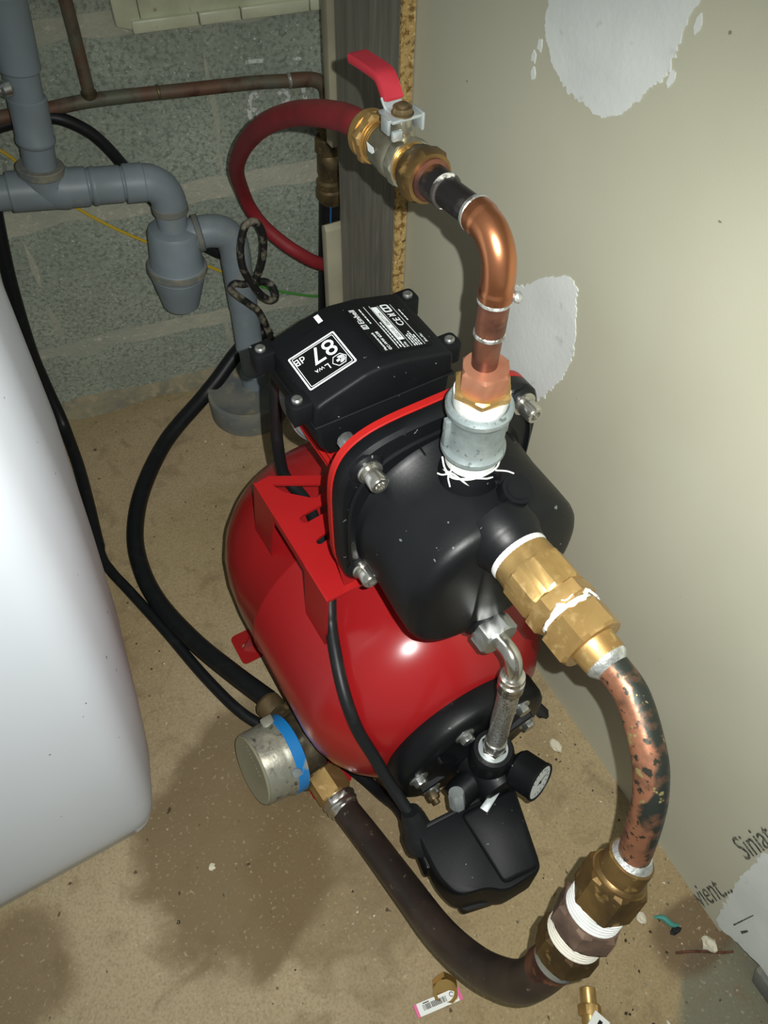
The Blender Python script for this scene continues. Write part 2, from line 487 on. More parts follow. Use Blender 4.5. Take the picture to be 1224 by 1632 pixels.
def fwave(x, y): return .0016 * mnoise.noise(V((x * 5, y * 5, 0))) 
fl_g = prism([(-1.5, -1.3), (1.2, -1.3), (1.2, 1.15), (-1.5, 1.15)], -.06, 0.0)
obj('floor', fl_g, 'floor', kind='structure', ang=0)

wall_back = obj('wall_back', prism([(-1.25, 0), (1.2, 0), (1.2, 2.0), (-1.25, 2.0)], -.1, 0.0, lambda a, b, c: W(a, c, b)), 'mortar', kind='structure', ang=0)
def block_g(L, H, seed):
    nx, nz_ = max(4, int(L / .02)), max(3, int(H / .02))
    vs_, fs_ = [], []
    for j in range(nz_ + 1):
        for i in range(nx + 1):
            u, v = i / nx, j / nz_
            x, z = (u - .5) * L, v * H
            e = V((x * 18 + seed * 9, z * 18, seed * 3.3))
            if i in (0, nx): x += .0055 * mnoise.noise(e) * 1.5
            if j in (0, nz_): z += .0065 * mnoise.noise(e + V((4, 2, 1))) * 1.5
            edge = i in (0, nx) or j in (0, nz_)
            y = .0003 if edge else .0018 + .0010 * mnoise.noise(e * 2.2)
            vs_.append(V((x, y, z)))
    for j in range(nz_):
        for i in range(nx):
            a = j * (nx + 1) + i
            fs_.append((a, a + 1, a + nx + 2, a + nx + 1))
    n0 = len(vs_)      # body behind the front face
    for c in ((-.5, 0), (.5, 0), (.5, 1), (-.5, 1)): vs_.append(V((c[0] * (L - .02), -.004, c[1] * H)))
    fs_.append((n0 + 3, n0 + 2, n0 + 1, n0))
    return vs_, fs_
bmeshes = [meshm(block_g(.525, .200, k), 'concrete_block', 'block', 60) for k in range(4)]
low_mesh = [meshm(block_g(.525, .110, k + 7), 'concrete_block', 'block', 60) for k in range(2)]
BM4 = Matrix(((BD.x, BN.x, 0, 0), (BD.y, BN.y, 0, 0), (0, 0, 1, 0), (0, 0, 0, 1)))
kk = 0
for row, (z0, joint) in enumerate([(0.0, .30), (.136, .035), (.370, .335), (.598, .045), (.821, .31), (1.046, .05)]):
    for c in range(-3, 3):
        w = joint + .265 + c * .53
        if w < -1.1 or w > 1.15: continue
        me = low_mesh[kk % 2] if row == 0 else bmeshes[kk % 4]
        kk += 1
        p = W(w, 0, z0)
        inst('concrete_block', me, wall_back, Matrix.Translation(p) @ BM4)
# dust and mortar crumbs packed into the corner of wall and floor
fv = []
for i_ in range(121):
    w = -1.0 + 1.9 * i_ / 120
    e1 = mnoise.noise(V((w * 9, 1, 0))); e2 = mnoise.noise(V((w * 23, 5, 0)))
    d_, h_ = .030 + .014 * e1 + .006 * e2, .016 + .009 * e1 + .005 * e2
    fv.append([W(w, -.001, max(.006, h_)), W(w, d_ * .45, max(.003, h_ * .42)), W(w, max(.012, d_), .0004), W(w, 0, -.002)])
obj('corner_dust', loft(fv, cap=False), 'corner_dust', wall_back, kind='stuff', ang=60)
# painted figures on the blocks
def stroke(pts, wdt, off=.0030):
    g = []
    P = crom([V((p[0], p[1], 0)) for p in pts], 6)
    for a, b in zip(P, P[1:]):
        d = (b - a).normalized(); n = V((-d.y, d.x, 0)) * wdt / 2
        q = [a - n, b - n, b + n, a + n]
        g.append(prism([(k.x, k.y) for k in q], 0, .0006, lambda x, y, h: W(x, off + h, y)))
    return cat(*g)
obj('chalk_figure', cat(stroke([(.3985, .474), (.391, .479), (.385, .468), (.383, .452), (.388, .442), (.394, .446), (.394, .456), (.386, .458)], .006),
                        stroke([(.425, .473), (.433, .477), (.440, .470), (.437, .462), (.431, .459)], .006),
                        stroke([(.461, .482), (.463, .470), (.4645, .458)], .006),
                        stroke([(.386, .5205), (.398, .520), (.410, .519)], .005), stroke([(.45, .516), (.462, .515)], .004)), 'chalk', wall_back, 'white painted figures, partly worn off', ang=0)

# cream ledge on the block wall
ledge = thing('trim_1', 'cream tiled ledge at the top of the concrete block wall', 'trim', W(.45, 0, .58), kind='structure')
obj('ledge_body', prism([(.262, .592), (.95, .592), (.95, .95), (.262, .95)], 0, .024, lambda a, b, c: W(a, c, b), .003), 'cream_tile', ledge)
for a, b in ((.25, .33), (.331, .382), (.383, .47), (.471, .60), (.601, .8)):
    obj('lip_tile', prism([(a, .580), (b, .580), (b, .594), (a, .594)], 0, .030, lambda u, v, h: W(u, h, v), .0022), 'cream_tile', ledge)
obj('end_tile', prism([(.232, .588), (.262, .580), (.262, .95), (.232, .95)], 0, .026, lambda a, b, c: W(a, c, b), .003), 'cream_tile', ledge)

# right wall: two plasterboards, filler patches, print
wall_right = thing('wall_right', None, None, Q(0, 0, 0), kind='structure')
obj('plasterboard', prism([(-.262, 0.0), (.69, 0.0), (.69, 2.1), (-.262, 2.1)], -.075, 0, lambda a, b, c: Q(a, c, b)), 'plasterboard', wall_right, ang=0)
obj('plasterboard', prism([(-1.3, .030), (-.2635, .036), (-.2635, 2.1), (-1.3, 2.1)], -.075, -.0006, lambda a, b, c: Q(a, c, b)), 'plasterboard', wall_right, ang=0)
obj('base_strip', prism([(-1.3, 0), (-.315, 0), (-.305, .03), (-1.3, .034)], -.06, .003, lambda a, b, c: Q(a, c, b), .002), 'pvc_dusty', wall_right)
def ragged(poly, amp, sub, seed, comb=0.0):
    P = crom([V((p[0], p[1], 0)) for p in poly + [poly[0]]], sub)[:-1]
    n = len(P); out = []
    for i, p in enumerate(P):
        t = (P[(i + 1) % n] - P[i - 1]).normalized(); nn = V((-t.y, t.x, 0))
        a = amp * mnoise.noise(p * 60 + V((0, 0, seed))) + amp * .8 * mnoise.noise(p * 170 + V((5, 0, seed))) + comb * random.uniform(-1, 1) * max(0, mnoise.noise(p * 25 + V((9, 9, seed))) + .35)
        q = p + nn * a; out.append((q.x, q.y))
    return out
P1 = [(.322, .83), (.325, .7539), (.3196, .7299), (.2981, .7108), (.2632, .7043), (.2365, .7054), (.217, .72), (.2044, .7383), (.192, .7536), (.1884, .7779), (.18, .83), (.2, .95), (.3, .95)]
P2 = [(.3201, .4623), (.3167, .4951), (.2896, .5189), (.2539, .5536), (.2253, .5674), (.2127, .5407), (.2023, .5044), (.2062, .4734), (.2169, .4429), (.2386, .4053), (.2747, .4062), (.299, .4042)]
P3 = [(-.2500, .012), (-.2430, .045), (-.2350, .080), (-.2280, .115), (-.2230, .155), (-.2170, .205), (-.2160, .30), (-.25, .42), (-.36, .42), (-.40, .25), (-.38, .045), (-.31, .040), (-.262, .012)]
for pl, am, cb, sd in ((P1, .0022, .0035, 1), (P2, .0018, .0028, 2), (P3, .0022, .0045, 3)):
    g = curve_g([ragged(pl, am, 14, sd, cb)], .0007)
    obj('filler_patch', mapg(g, lambda v: Q(v.x, .0004 + v.z, v.y)), 'filler', wall_right, 'pale filler patch with ragged edges', ang=0)
for i, (s, z) in enumerate([(.329, .70), (.331, .712), (.327, .722), (.178, .79), (.186, .755)]):
    pl = [(s + .0035 * math.cos(a) * random.uniform(.5, 1.2), z + .006 * math.sin(a) * random.uniform(.5, 1.2)) for a in [k * .785 for k in range(8)]]
    obj('filler_fleck', prism(pl, 0, .0006, lambda a, b, c: Q(a, c, b)), 'filler', wall_right, ang=0)
obj('board_lettering', text_g('vient... ', .037, Q(-.2345, 0, -.002), (0, 0, 1), RD, off=.0004), 'wall_print', wall_right, 'dark stencilled letters', ang=0)
obj('board_lettering', text_g('Siniat', .034, Q(-.2150, 0, .163), (0, 0, 1), RD, off=.0012), 'wall_print', wall_right, 'dark stencilled letters', ang=0)
obj('scratch', cat(prism([(-.262, .045), (-.2605, .045), (-.2595, .10), (-.2605, .10)], .0005, .0012, lambda a, b, c: Q(a, c, b)),
                   prism([(-.272, .05), (-.269, .05), (-.270, .066), (-.272, .066)], .0005, .0012, lambda a, b, c: Q(a, c, b))), 'wall_print', wall_right, ang=0)

# grey wood-grain plank with a raw chipboard edge, on the end of the partition
plank = thing('wooden_plank', 'grey wood-grain plank with raw chipboard edge standing at the end of the plasterboard wall', 'plank', Q(.6, 0, 0))
obj('face_panel', prism([(.5225, 0), (.671, 0), (.671, 2.1), (.5225, 2.1)], .0012, .0165, lambda a, b, c: Q(a, c, b)), 'grey_wood', plank, ang=0)
obj('chipboard_edge', prism([(.519, 0), (.5224, 0), (.5224, 2.1), (.519, 2.1)], .0012, .0163, lambda a, b, c: Q(a, c, b)), 'chipboard', plank, 'raw speckled chipboard edge', ang=0)
obj('trim_2', prism([(.674, .475), (.69, .475), (.69, 2.1), (.674, 2.1)], .0005, .0245, lambda a, b, c: Q(a, c, b), .0015), 'pale_trim', label='narrow pale strip beside the grey plank above the red hose', cat_='trim', kind='structure')
obj('trim_3', prism([(.674, 0), (.69, 0), (.69, .36), (.680, .366), (.674, .358)], .0005, .038, lambda a, b, c: Q(a, c, b), .0015), 'pale_trim', label='pale timber strip with a broken top beside the grey plank', cat_='trim', kind='structure')

# ------------------------------------------------------------------ white plastic tank at the left
def tank_loop(xc, xr, yf, z, rad=.030, back=.62, left=-.95):
    """outline at height z: front corner at (xc, yf), the side bulging out to xr further back"""
    pl_ = [(left, yf), (xc, yf), (xc + (xr - xc) * .62, yf + .055), (xr, yf + .17), (xr - .01, back - .05), (xr - .10, back), (left, back)]
    return [V((p[0], p[1], z)) for p in smooth_poly(pl_, rad, 8)]
prof = [(-.346, -.330, .080, .0), (-.342, -.326, .076, .003), (-.341, -.325, .0745, .027), (-.3405, -.3245, .074, .0295), (-.336, -.320, .0695, .032), (-.335, -.315, .067, .040), (-.333, -.306, .065, .06), (-.330, -.2955, .065, .09), (-.326, -.284, .067, .15), (-.318, -.2705, .073, .24), (-.308, -.2575, .081, .36), (-.298, -.244, .090, .50), (-.290, -.234, .100, .70), (-.288, -.232, .104, .78)]
wt = thing('plastic_tank', 'large white plastic tank standing on the floor at the left', 'tank', (-.65, .35, 0))
obj('shell', loft([tank_loop(a, b, y_, z) for a, b, y_, z in prof]), 'white_plastic', wt, ang=50)
obj('rim', loft([tank_loop(a, b, y_, z) for a, b, y_, z in [(-.289, -.232, .106, .772), (-.283, -.226, .098, .776), (-.283, -.226, .098, .80), (-.289, -.232, .106, .805)]]), 'white_plastic', wt)

# ------------------------------------------------------------------ drain pipework on the back wall
dr = thing('drain_pipe', 'grey plastic waste pipe with trap running down the block wall into the floor', 'pipe', W(.30, .09, 0))
O = .09
def pv(name, pts, r, m='pvc', parent=dr, sub=8, seg=24): return obj(name, tube([W(a, o, z) for a, o, z in pts], r, seg, sub), m, parent)
pv('upper_pipe', [(.132, O + .004, .70), (.124, O, .652), (.1175, O, .60), (.112, O, .558), (.107, O, .512), (.101, O, .474)], .0195)
def sock(name, p0, p1, r, m='pvc', parent=dr, lip=.0):
    p0, p1 = V(p0), V(p1); d = p1 - p0; L_ = d.length
    return obj(name, lathe([(0, r - .0015), (.0015, r), (.0035, r + lip), (.007, r + lip), (.009, r), (L_ - .0015, r), (L_, r - .0015)], p0, d, 28), m, parent)
sock('pipe_socket', W(.1155, O, .584), W(.125, O, .66), .0222)
sock('pipe_socket', W(.1055, O, .502), W(.1125, O, .556), .0215, lip=.0012)
sock('branch_socket', W(.0990, O, .466), W(.1005, O, .476), .0280, 'pvc_dusty')
obj('branch_tee', tube([W(.1, O, .470), W(.101, O, .455), W(.108, O, .4455), W(.125, O, .4415)], .0255, 24, 6), 'pvc', dr)
pv('cross_pipe', [(-.35, O, .475), (.05, O, .449), (.225, O, .4315)], .0205)
sock('pipe_socket', W(.055, O, .449), W(.148, O, .439), .0240)
sock('pipe_socket', W(.150, O, .4385), W(.190, O, .4345), .0225, lip=.001)
sock('pipe_socket', W(.192, O, .434), W(.218, O, .4315), .0240)
sock('pipe_socket', W(-.03, O, .457), W(.033, O, .4505), .0228)
pv('elbow', [(.212, O, .432), (.226, O, .4285), (.238, O, .417), (.2425, O, .402), (.2425, O, .392)], .0232)
pv('drop_pipe', [(.2425, O, .405), (.241, O, .365), (.2395, O, .35)], .0205)
sock('elbow_ring', W(.2423, O, .385), W(.2428, O, .396), .0242, 'pvc_dusty')
trap = obj('trap_body', lathe([(0, .024), (.003, .033), (.008, .0355), (.045, .0365), (.058, .0385), (.0605, .041), (.070, .0412), (.074, .039)], W(.2405, O, .362), BD * -.10 + V((0, 0, -1)), 36), 'pvc', dr)
obj('trap_cup', lathe([(0, .0385), (.002, .0395), (.010, .0375), (.045, .029), (.056, .0265), (.059, .023), (.059, 0)], W(.2332, O, .290), BD * -.10 + V((0, 0, -1)), 36), 'pvc', dr)
obj('trap_ring', lathe([(0, .037), (.002, .0425), (.009, .0427), (.012, .040)], W(.2347, O, .304), BD * -.10 + V((0, 0, -1)), 36), 'pvc_dusty', dr)
obj('trap_outlet', tube([W(.25, O, .342), W(.275, O, .345), W(.292, O, .344), W(.309, O, .337), W(.318, O, .321), W(.320, O, .300), W(.3195, O, .285)], .0225, 24, 6), 'pvc', dr)
sock('outlet_ring', W(.268, O, .3445), W(.277, O, .345), .0255, 'pvc_dusty')
pv('down_pipe', [(.3195, O, .30), (.321, O, .21), (.320, O, .12), (.318, O, .0)], .0195)
sock('pipe_socket', W(.3195, O, .205), W(.3195, O, .295), .0222)
sock('pipe_socket', W(.319, O, .118), W(.3205, O, .228), .0217, lip=.001)
sock('pipe_socket', W(.318, O, .036), W(.3187, O, .070), .0222)
obj('floor_collar', lathe([(0, .066), (.001, .067), (.043, .067), (.045, .066), (.046, .060), (.042, .052), (.041, .02), (.041, 0)], W(.300, .108, 0), (0, 0, 1), 40), 'pvc_dusty', dr)
# bright end poking in at the left edge
tp = obj('metal_tap_end', cat(lathe([(0, .0), (.001, .006), (.004, .0085), (.012, .0085), (.015, .006), (.016, .0)], W(.104, .116, .579), BD * -1 + BN * .3, 18), cyl(W(.094, .119, .579), BD * -1 + BN * .3, 0, .16, .0055, 14)), 'steel', label='shiny silver tap end beside the grey waste pipe', cat_='tap')
obj('tap_bracket', cat(rbox(W(-.06, .085, .579), (.012, .16, .012), .001, rot=Matrix.Rotation(math.radians(-10.14), 3, 'Z'))), 'steel', tp)

# ------------------------------------------------------------------ old copper pipe on the wall, brass coupling, supply pipe
cp = thing('copper_pipe', 'dull old copper pipe running along the concrete block wall with a branch', 'pipe', W(.3, .02, .46))
obj('main_run', tube([W(a, .02, z) for a, z in [(-.45, .500), (-.1, .502), (.07, .505), (.122, .506), (.169, .509), (.224, .508), (.303, .5045), (.387, .501), (.44, .4965)]], .0085, 18, 6), 'old_copper', cp)
obj('corner_elbow', tube([W(a, .02, z) for a, z in [(.438, .4967), (.462, .495), (.476, .492), (.486, .484), (.490, .470), (.4895, .44)]], .0095, 18, 6), 'old_copper', cp)
obj('branch_pipe', tube([W(.187, .02, .80), W(.184, .02, .621), W(.181, .02, .515)], .0078, 18, 4), 'old_copper', cp)
obj('branch_joint', cyl(W(.1808, .02, .512), (.02, 0, 1), .0, .010, .0098, 18, .002), 'tarnished_brass', cp)
obj('solder_joint', cyl(W(.436, .02, .4967), BD + V((0, 0, -.02)), 0, .006, .0102, 18, .002), 'solder', cp)
obj('solder_joint', cyl(W(.262, .02, .507), BD, 0, .006, .0092, 18, .002), 'tarnished_brass', cp)
bc = thing('brass_coupling', 'tarnished brass pipe coupling with nuts above the black supply pipe', 'coupling', W(.48, .03, .31))
DN = V((0, 0, -1))
T0 = W(.4895, .022, .446)
obj('top_nut', hexa(T0, DN, 0, .022, .030), 'tarnished_brass', bc)
obj('collar', cyl(T0, DN, .020, .034, .012, 24, .001), 'tarnished_brass', bc)
obj('middle_nut', hexa(T0, DN, .032, .056, .034, ph=.3), 'tarnished_brass', bc)
obj('valve_body', lathe([(.054, .014), (.06, .0175), (.085, .0185), (.092, .017), (.098, .0165)], T0, DN, 28), 'tarnished_brass', bc)
obj('side_tap', cat(cyl(T0 + DN * .080 + BD * .012 + BN * .010, BN + BD * .6, 0, .014, .008, 16, .001), hexa(T0 + DN * .080 + BD * .012 + BN * .010, BN + BD * .6, .010, .018, .012)), 'tarnished_brass', bc)
obj('lower_nut', lathe([(.096, .016), (.100, .0205), (.108, .0205), (.110, .019), (.113, .022), (.124, .0225), (.128, .020), (.136, .017)], T0, DN, 32), 'tarnished_brass', bc)
sp = thing('supply_pipe', 'black plastic water pipe with a blue stripe beside the grey plank', 'pipe', W(.47, .03, 0))
sp_pts = [W(.4882, .022, .322), W(.484, .022, .25), W(.477, .022, .13), W(.47, .022, .0)]
obj('pipe', tube(sp_pts, .0165, 24, 8), 'black_rubber', sp)
obj('stripe', tube([p + BN * .0158 + BD * -.003 for p in sp_pts], .0016, 8, 8), 'blue_stripe', sp)

obj('earth_wire', tube([W(a, .008, z) for a, z in [(-.05, .52), (.02, .487), (.054, .46), (.068, .443), (.086, .415), (.121, .367), (.162, .326), (.208, .289), (.276, .238), (.312, .211), (.335, .195)]], .0022, 8, 6), 'wire_yellow', label='thin yellow earth wire sagging across the block wall behind the trap', cat_='wire')
obj('earth_wire', tube([W(a, .008, z) for a, z in [(.336, .194), (.38, .163), (.423, .142), (.462, .127), (.52, .118)]], .0022, 8, 6), 'wire_green', label='short green earth wire ending behind the black supply pipe', cat_='wire')
obj('wall_hose', tube([W(a, .02 + o, z) for a, o, z in [(.02, .0, .487), (.08, .0, .497), (.12, .004, .499), (.142, .006, .494), (.168, .006, .474), (.185, .006, .450), (.199, .006, .422), (.221, .004, .373), (.257, 0, .305), (.295, 0, .265), (.315, 0, .250)]], .0078, 16, 6), 'black_rubber', label='black hose leaving the copper pipe and passing behind the waste pipe', cat_='hose')

# ------------------------------------------------------------------ red hose
obj('red_hose', tube([(0, .135, .7395), (-.0005, .1523, .7385), (.0062, .187, .7277), (.0113, .2218, .7142), (.0165, .2611, .6972), (.0214, .31, .6738), (.0275, .3709, .6396), (.0384, .4452, .5909), (.0512, .5225, .5323), (.0679, .5921, .4706), (.0896, .6425, .4130), (.1034, .6591, .3735), (.1176, .6560, .3436), (.1366, .6405, .3202), (.1556, .6265, .3028), (.1868, .6205, .2770), (.235, .63, .248), (.32, .64, .23)], .0095, 24, 5), 'red_rubber', label='dark red rubber hose curving from the ball valve to the back', cat_='hose')

# ------------------------------------------------------------------ coiled dark cable by the waste pipe
lp = [(.365, .20, .115), (.352, .14, .150), (0.336, 0.13, 0.226), (0.322, 0.128, 0.249), (0.307, 0.126, 0.266), (0.298, 0.124, 0.28), (0.305, 0.122, 0.287), (0.32, 0.12, 0.281), (0.337, 0.119, 0.287), (0.349, 0.12, 0.313), (0.355, 0.12, 0.347), (0.351, 0.12, 0.37), (0.342, 0.12, 0.378), (0.33, 0.122, 0.371), (0.32, 0.126, 0.344), (0.319, 0.131, 0.316), (0.327, 0.133, 0.292), (0.337, 0.131, 0.269), (0.349, 0.128, 0.252), (0.359, 0.126, 0.248), (0.362, 0.124, 0.258), (0.358, 0.12, 0.27), (0.350, 0.117, 0.276), (0.341, 0.1185, 0.279)]
obj('coiled_cable', tube([W(a, o + .018, z) for a, o, z in lp], .0052, 12, 8), 'dusty_cable', label='dusty black cable twisted into loops in front of the waste pipe', cat_='cable')

# ------------------------------------------------------------------ black hose and mains cable on the floor
hs = [(.13, .712, .11), (.076, .716, .085), (.02, .702, .050), (-.02, .690, .030), (-.104, .644, .0150), (-.174, .566, .0135), (-.214, .490, .0135), (-.228, .421, .0135), (-.225, .352, .0140), (-.206, .272, .020), (-.181, .197, .034), (-.156, .130, .049)]
obj('supply_hose', tube(hs, .0128, 20, 8), 'black_rubber', label='thick black hose curving over the floor to the water meter', cat_='hose')
mc = [(-.20, .79, .42), (-.217, .787, .335), (-.228, .788, .264), (-.239, .789, .159), (-.241, .784, .09), (-.241, .765, .035), (-.243, .737, .014), (-.248, .665, .0095), (-.257, .590, .0095), (-.271, .487, .0095), (-.268, .447, .0095), (-.256, .400, .0095), (-.234, .312, .0095), (-.213, .219, .0085), (-.190, .146, .0080), (-.160, .100, .0075), (-.120, .05, .0075), (-.098, .0, .012), (-.088, -.04, .03), (-.086, -.075, .08), (-.092, -.105, .120)]
mains = obj('mains_cable', tube(mc, .0076, 14, 8, rfun=lambda t: .0096 if t < .45 else .0076), 'black_rubber', label='black mains cable lying beside the white tank and passing under the water meter', cat_='cable')

# ------------------------------------------------------------------ booster pump
pump = thing('booster_pump', 'red and black water pump unit mounted on a horizontal red pressure tank', 'pump', (0, .10, 0))
TZ = .172
Y = V((0, 1, 0))
tprof = [(-.058, 0), (-.058, .082), (-.054, .096), (-.046, .109), (-.030, .126), (-.012, .138), (.008, .146), (.030, .149), (.147, .149), (.150, .1503), (.153, .1503), (.156, .149), (.20, .1485), (.235, .145), (.262, .138), (.285, .127), (.305, .111), (.320, .09), (.331, .062), (.337, .03), (.3385, 0)]
ptank = obj('pressure_tank', lathe(tprof, (0, 0, TZ), Y, 72), 'red_paint', pump, ang=50)
for yy in (.022, .235):
    # sheet-metal foot: saddle under the tank and a bent flange on both sides
    sad = []
    a0 = math.radians(-138); a1 = math.radians(-42)
    outer = [(.1495 * math.cos(a0 + (a1 - a0) * k / 16), TZ + .1495 * math.sin(a0 + (a1 - a0) * k / 16)) for k in range(17)]
    poly = outer + [(.150, .006), (.150, .0), (-.150, .0), (-.150, .006)]
    sg = prism([(p[0], p[1]) for p in poly], yy - .0012, yy + .0012, lambda a, b, c: V((a, c, b)))
    ft = obj('foot', sg, 'red_paint', pump, ang=20)
    for s in (-1, 1):
        ol = smooth_poly([(s * .105, yy - .022), (s * .160, yy - .022), (s * .160, yy + .026), (s * .105, yy + .026)], .008)
        hole = [(s * .146 + .0042 * math.cos(k * .524), yy + .004 + .0042 * math.sin(k * .524)) for k in range(12)]
        obj('foot_plate', shift(curve_g([ol, hole], .0025), (0, 0, .0014)), 'red_paint', ft, ang=20)
# bracket on top of the tank
BZ = .376
ol = [(-.0985, .048), (.0985, .048), (.0985, .208), (.05, .208), (-.015, .170), (-.083, .207), (-.0985, .205)]
hole1 = smooth_poly([(-.085, .196), (-.03, .165), (-.055, .158), (-.078, .180)], .004)
slot = lambda x, y, L_, r, a: [(x + math.cos(a) * s * L_ / 2 - math.sin(a) * r * math.cos(t) * 1 + math.cos(a) * s * r * math.sin(t), y + math.sin(a) * s * L_ / 2 + math.cos(a) * r * math.cos(t) + math.sin(a) * s * r * math.sin(t)) for s, t in [(1, k * math.pi / 6) for k in range(7)] + [(-1, math.pi - k * math.pi / 6) for k in range(7)]]
hole2 = slot(-.062, .142, .026, .005, .1)
hole3 = slot(-.067, .112, .016, .0035, .25)
hole4 = slot(-.058, .066, .012, .004, .6)
br = obj('mounting_bracket', shift(curve_g([ol, hole1, hole2, hole3, hole4], .003), (0, 0, BZ)), 'red_sheet', pump, ang=20)
for s in (-1, 1):
    for (y0, y1, b0, b1) in ((.048, .094, .056, .098), (.160, .206, .180, .222)):
        obj('bracket_leg', loft([[V((s * .1, y0, BZ + .0010)), V((s * .1, y1, BZ + .0010)), V((s * .103, b1, .278)), V((s * .103, b0, .278))], [V((s * .0982, y0, BZ + .0015)), V((s * .0982, y1, BZ + .0015)), V((s * .100, b1, .278)), V((s * .100, b0, .278))]]), 'red_sheet', br, ang=20)
    obj('bracket_rim', rbox((s * .0988, .127, BZ - .0052), (.0022, .068, .013)), 'red_sheet', br, ang=20)
    obj('gusset', prism([(.056, BZ), (.104, BZ), (.092, BZ + .034), (.066, BZ + .062), (.056, BZ + .062)], s * .0665, s * .0690, lambda a, b, c: V((c, a, b))), 'red_sheet', br, ang=20)
    obj('flange_foot', prism([(s * .035, BZ), (s * .078, BZ), (s * .085, BZ + .055), (s * .03, BZ + .055)], .0545, .0570, lambda a, b, c: V((a, c, b))), 'red_sheet', br, ang=20)

# motor
MX, MZ = -.002, .4955
motor = obj('motor', lathe([(.052, .050), (.052, .062), (.060, .0625), (.066, .0565), (.176, .0560), (.178, .054), (.178, 0)], (MX, 0, MZ), Y, 64), 'red_cast', pump)
for k in range(30):
    a = 2 * math.pi * k / 30 + .1
    if math.sin(a) > .86: continue
    R3 = Matrix.Rotation(-a + math.pi / 2, 3, 'Y')
    c = V((MX + .0560 * math.cos(a), .115, MZ + .0560 * math.sin(a)))
    obj('cooling_fin', rbox(c, (.0030, .112, .010), .0008, 1, R3), 'red_cast', motor, ang=20)
obj('fan_cowl', lathe([(.168, .0640), (.170, .0655), (.173, .0655), (.190, .0650), (.200, .058), (.209, .048), (.214, .036), (.215, 0)], (MX, 0, MZ), Y, 64), 'grey_paint', pump)
obj('cowl_rim', lathe([(.1675, .0650), (.1683, .0662), (.1697, .0662), (.1705, .0650)], (MX, 0, MZ), Y, 64, cap=False), 'zinc', pump)

def sq_loop(hx, hz, e, y, cx=0.0, cz=.4975, n=64):
    P = []
    for k in range(n):
        a = 2 * math.pi * k / n
        c, s = math.cos(a), math.sin(a)
        P.append(V((cx + hx * math.copysign(abs(c) ** (2 / e), c), y, cz + hz * math.copysign(abs(s) ** (2 / e), s))))
    return P
mfl = obj('motor_flange', loft([sq_loop(.089, .089, 4.2, .0520), sq_loop(.0918, .0918, 4.2, .0505), sq_loop(.0918, .0918, 4.2, .0452), sq_loop(.091, .091, 4.2, .0445)]), 'red_cast', pump)
ph = obj('pump_housing', loft([sq_loop(.0905, .0905, 4.3, .0445), sq_loop(.0915, .0915, 4.3, .043), sq_loop(.0915, .0915, 4.3, .034), sq_loop(.089, .089, 4.2, .031),
                               sq_loop(.079, .080, 2.35, .0300, cz=.486), sq_loop(.077, .0785, 2.25, .026, cz=.484), sq_loop(.077, .0765, 2.25, .0, cz=.481), sq_loop(.0785, .0755, 2.25, -.030, cz=.4795),
                               sq_loop(.0780, .0748, 2.3, -.0440, cz=.479), sq_loop(.0765, .0733, 2.3, -.0490, cz=.479), sq_loop(.0735, .0703, 2.3, -.0525, cz=.479), sq_loop(.0690, .066, 2.3, -.0545, cz=.479), sq_loop(.060, .058, 2.2, -.0560, cz=.479), sq_loop(.030, .029, 2.1, -.0570, cz=.479)]), 'black_cast', pump, ang=40)
# raised rim and ribs on the housing flange
obj('flange_rib', loft([sq_loop(.0855, .0845, 3.2, .033, cz=.491), sq_loop(.0865, .0855, 3.2, .029, cz=.491), sq_loop(.0845, .0835, 3.2, .0275, cz=.491), sq_loop(.083, .082, 3.2, .033, cz=.491)], cap=False), 'black_cast', ph, ang=40)
obj('outlet_boss', lathe([(.535, .028), (.554, .0245), (.560, .0222), (.566, .0208), (.570, .0185), (.59, .0170)], (0, 0, 0), (0, 0, 1), 36), 'black_cast', ph, ang=40)
obj('suction_boss', lathe([(.040, .0295), (.055, .0285), (.0585, .0265), (.062, .0245), (.066, .0235), (.068, .021), (.08, .0165)], (0, 0, .532), (0, -1, 0), 36), 'black_cast', ph, ang=40)
obj('flow_channel', loft([[V((.030 * math.cos(t) * k, -.046 - .0165 * math.sin(t) * (1 if k > .9 else .6), z)) for t in [math.pi * j / 14 for j in range(15)]] for z, k in ((.535, .92), (.50, .95), (.46, .95), (.437, .93), (.424, .82), (.415, .6))], closed=True), 'black_cast', ph, ang=50)
obj('drain_boss', lathe([(-.004, .0215), (.006, .0205), (.009, .018), (.016, .0155)], (-.001, -.0460, .414), (.05, -1, -.05), 28), 'black_cast', ph, ang=40)
plug_o, plug_d = V((.0150, -.0300, .5420)), V((.10, -.28, 1)).normalized()
pl = obj('filler_plug', cat(lathe([(-.004, .0165), (.003, .0155), (.004, .0125), (.006, .0125)], plug_o, plug_d, 24), hexa(plug_o, plug_d, .006, .022, .0235, ch=.0025, n=8)), 'black_plastic', ph, ang=30)
for k in range(4):
    a = .5 + k * math.pi / 2
    px_, py_, pz_ = frame(plug_d)
    obj('plug_wing', rbox(plug_o + plug_d * .009 + (px_ * math.cos(a) + py_ * math.sin(a)) * .0135, (.0034, .0034, .012), .0008, 1), 'black_plastic', pl)
obj('plug_disc', cyl(plug_o, plug_d, .0218, .0228, .0085, 24), 'black_plastic', pl)
# moulding marks: two thin raised lines
obj('mould_line', tube([(.006, -.0395, .5505), (.007, -.05, .5435), (.006, -.0575, .535)], .0009, 6, 6), 'black_cast', ph)
obj('mould_line', tube([(-.030, .0325, .5805), (-.024, .028, .565), (-.021, .024, .558)], .0008, 6, 6), 'black_cast', ph)
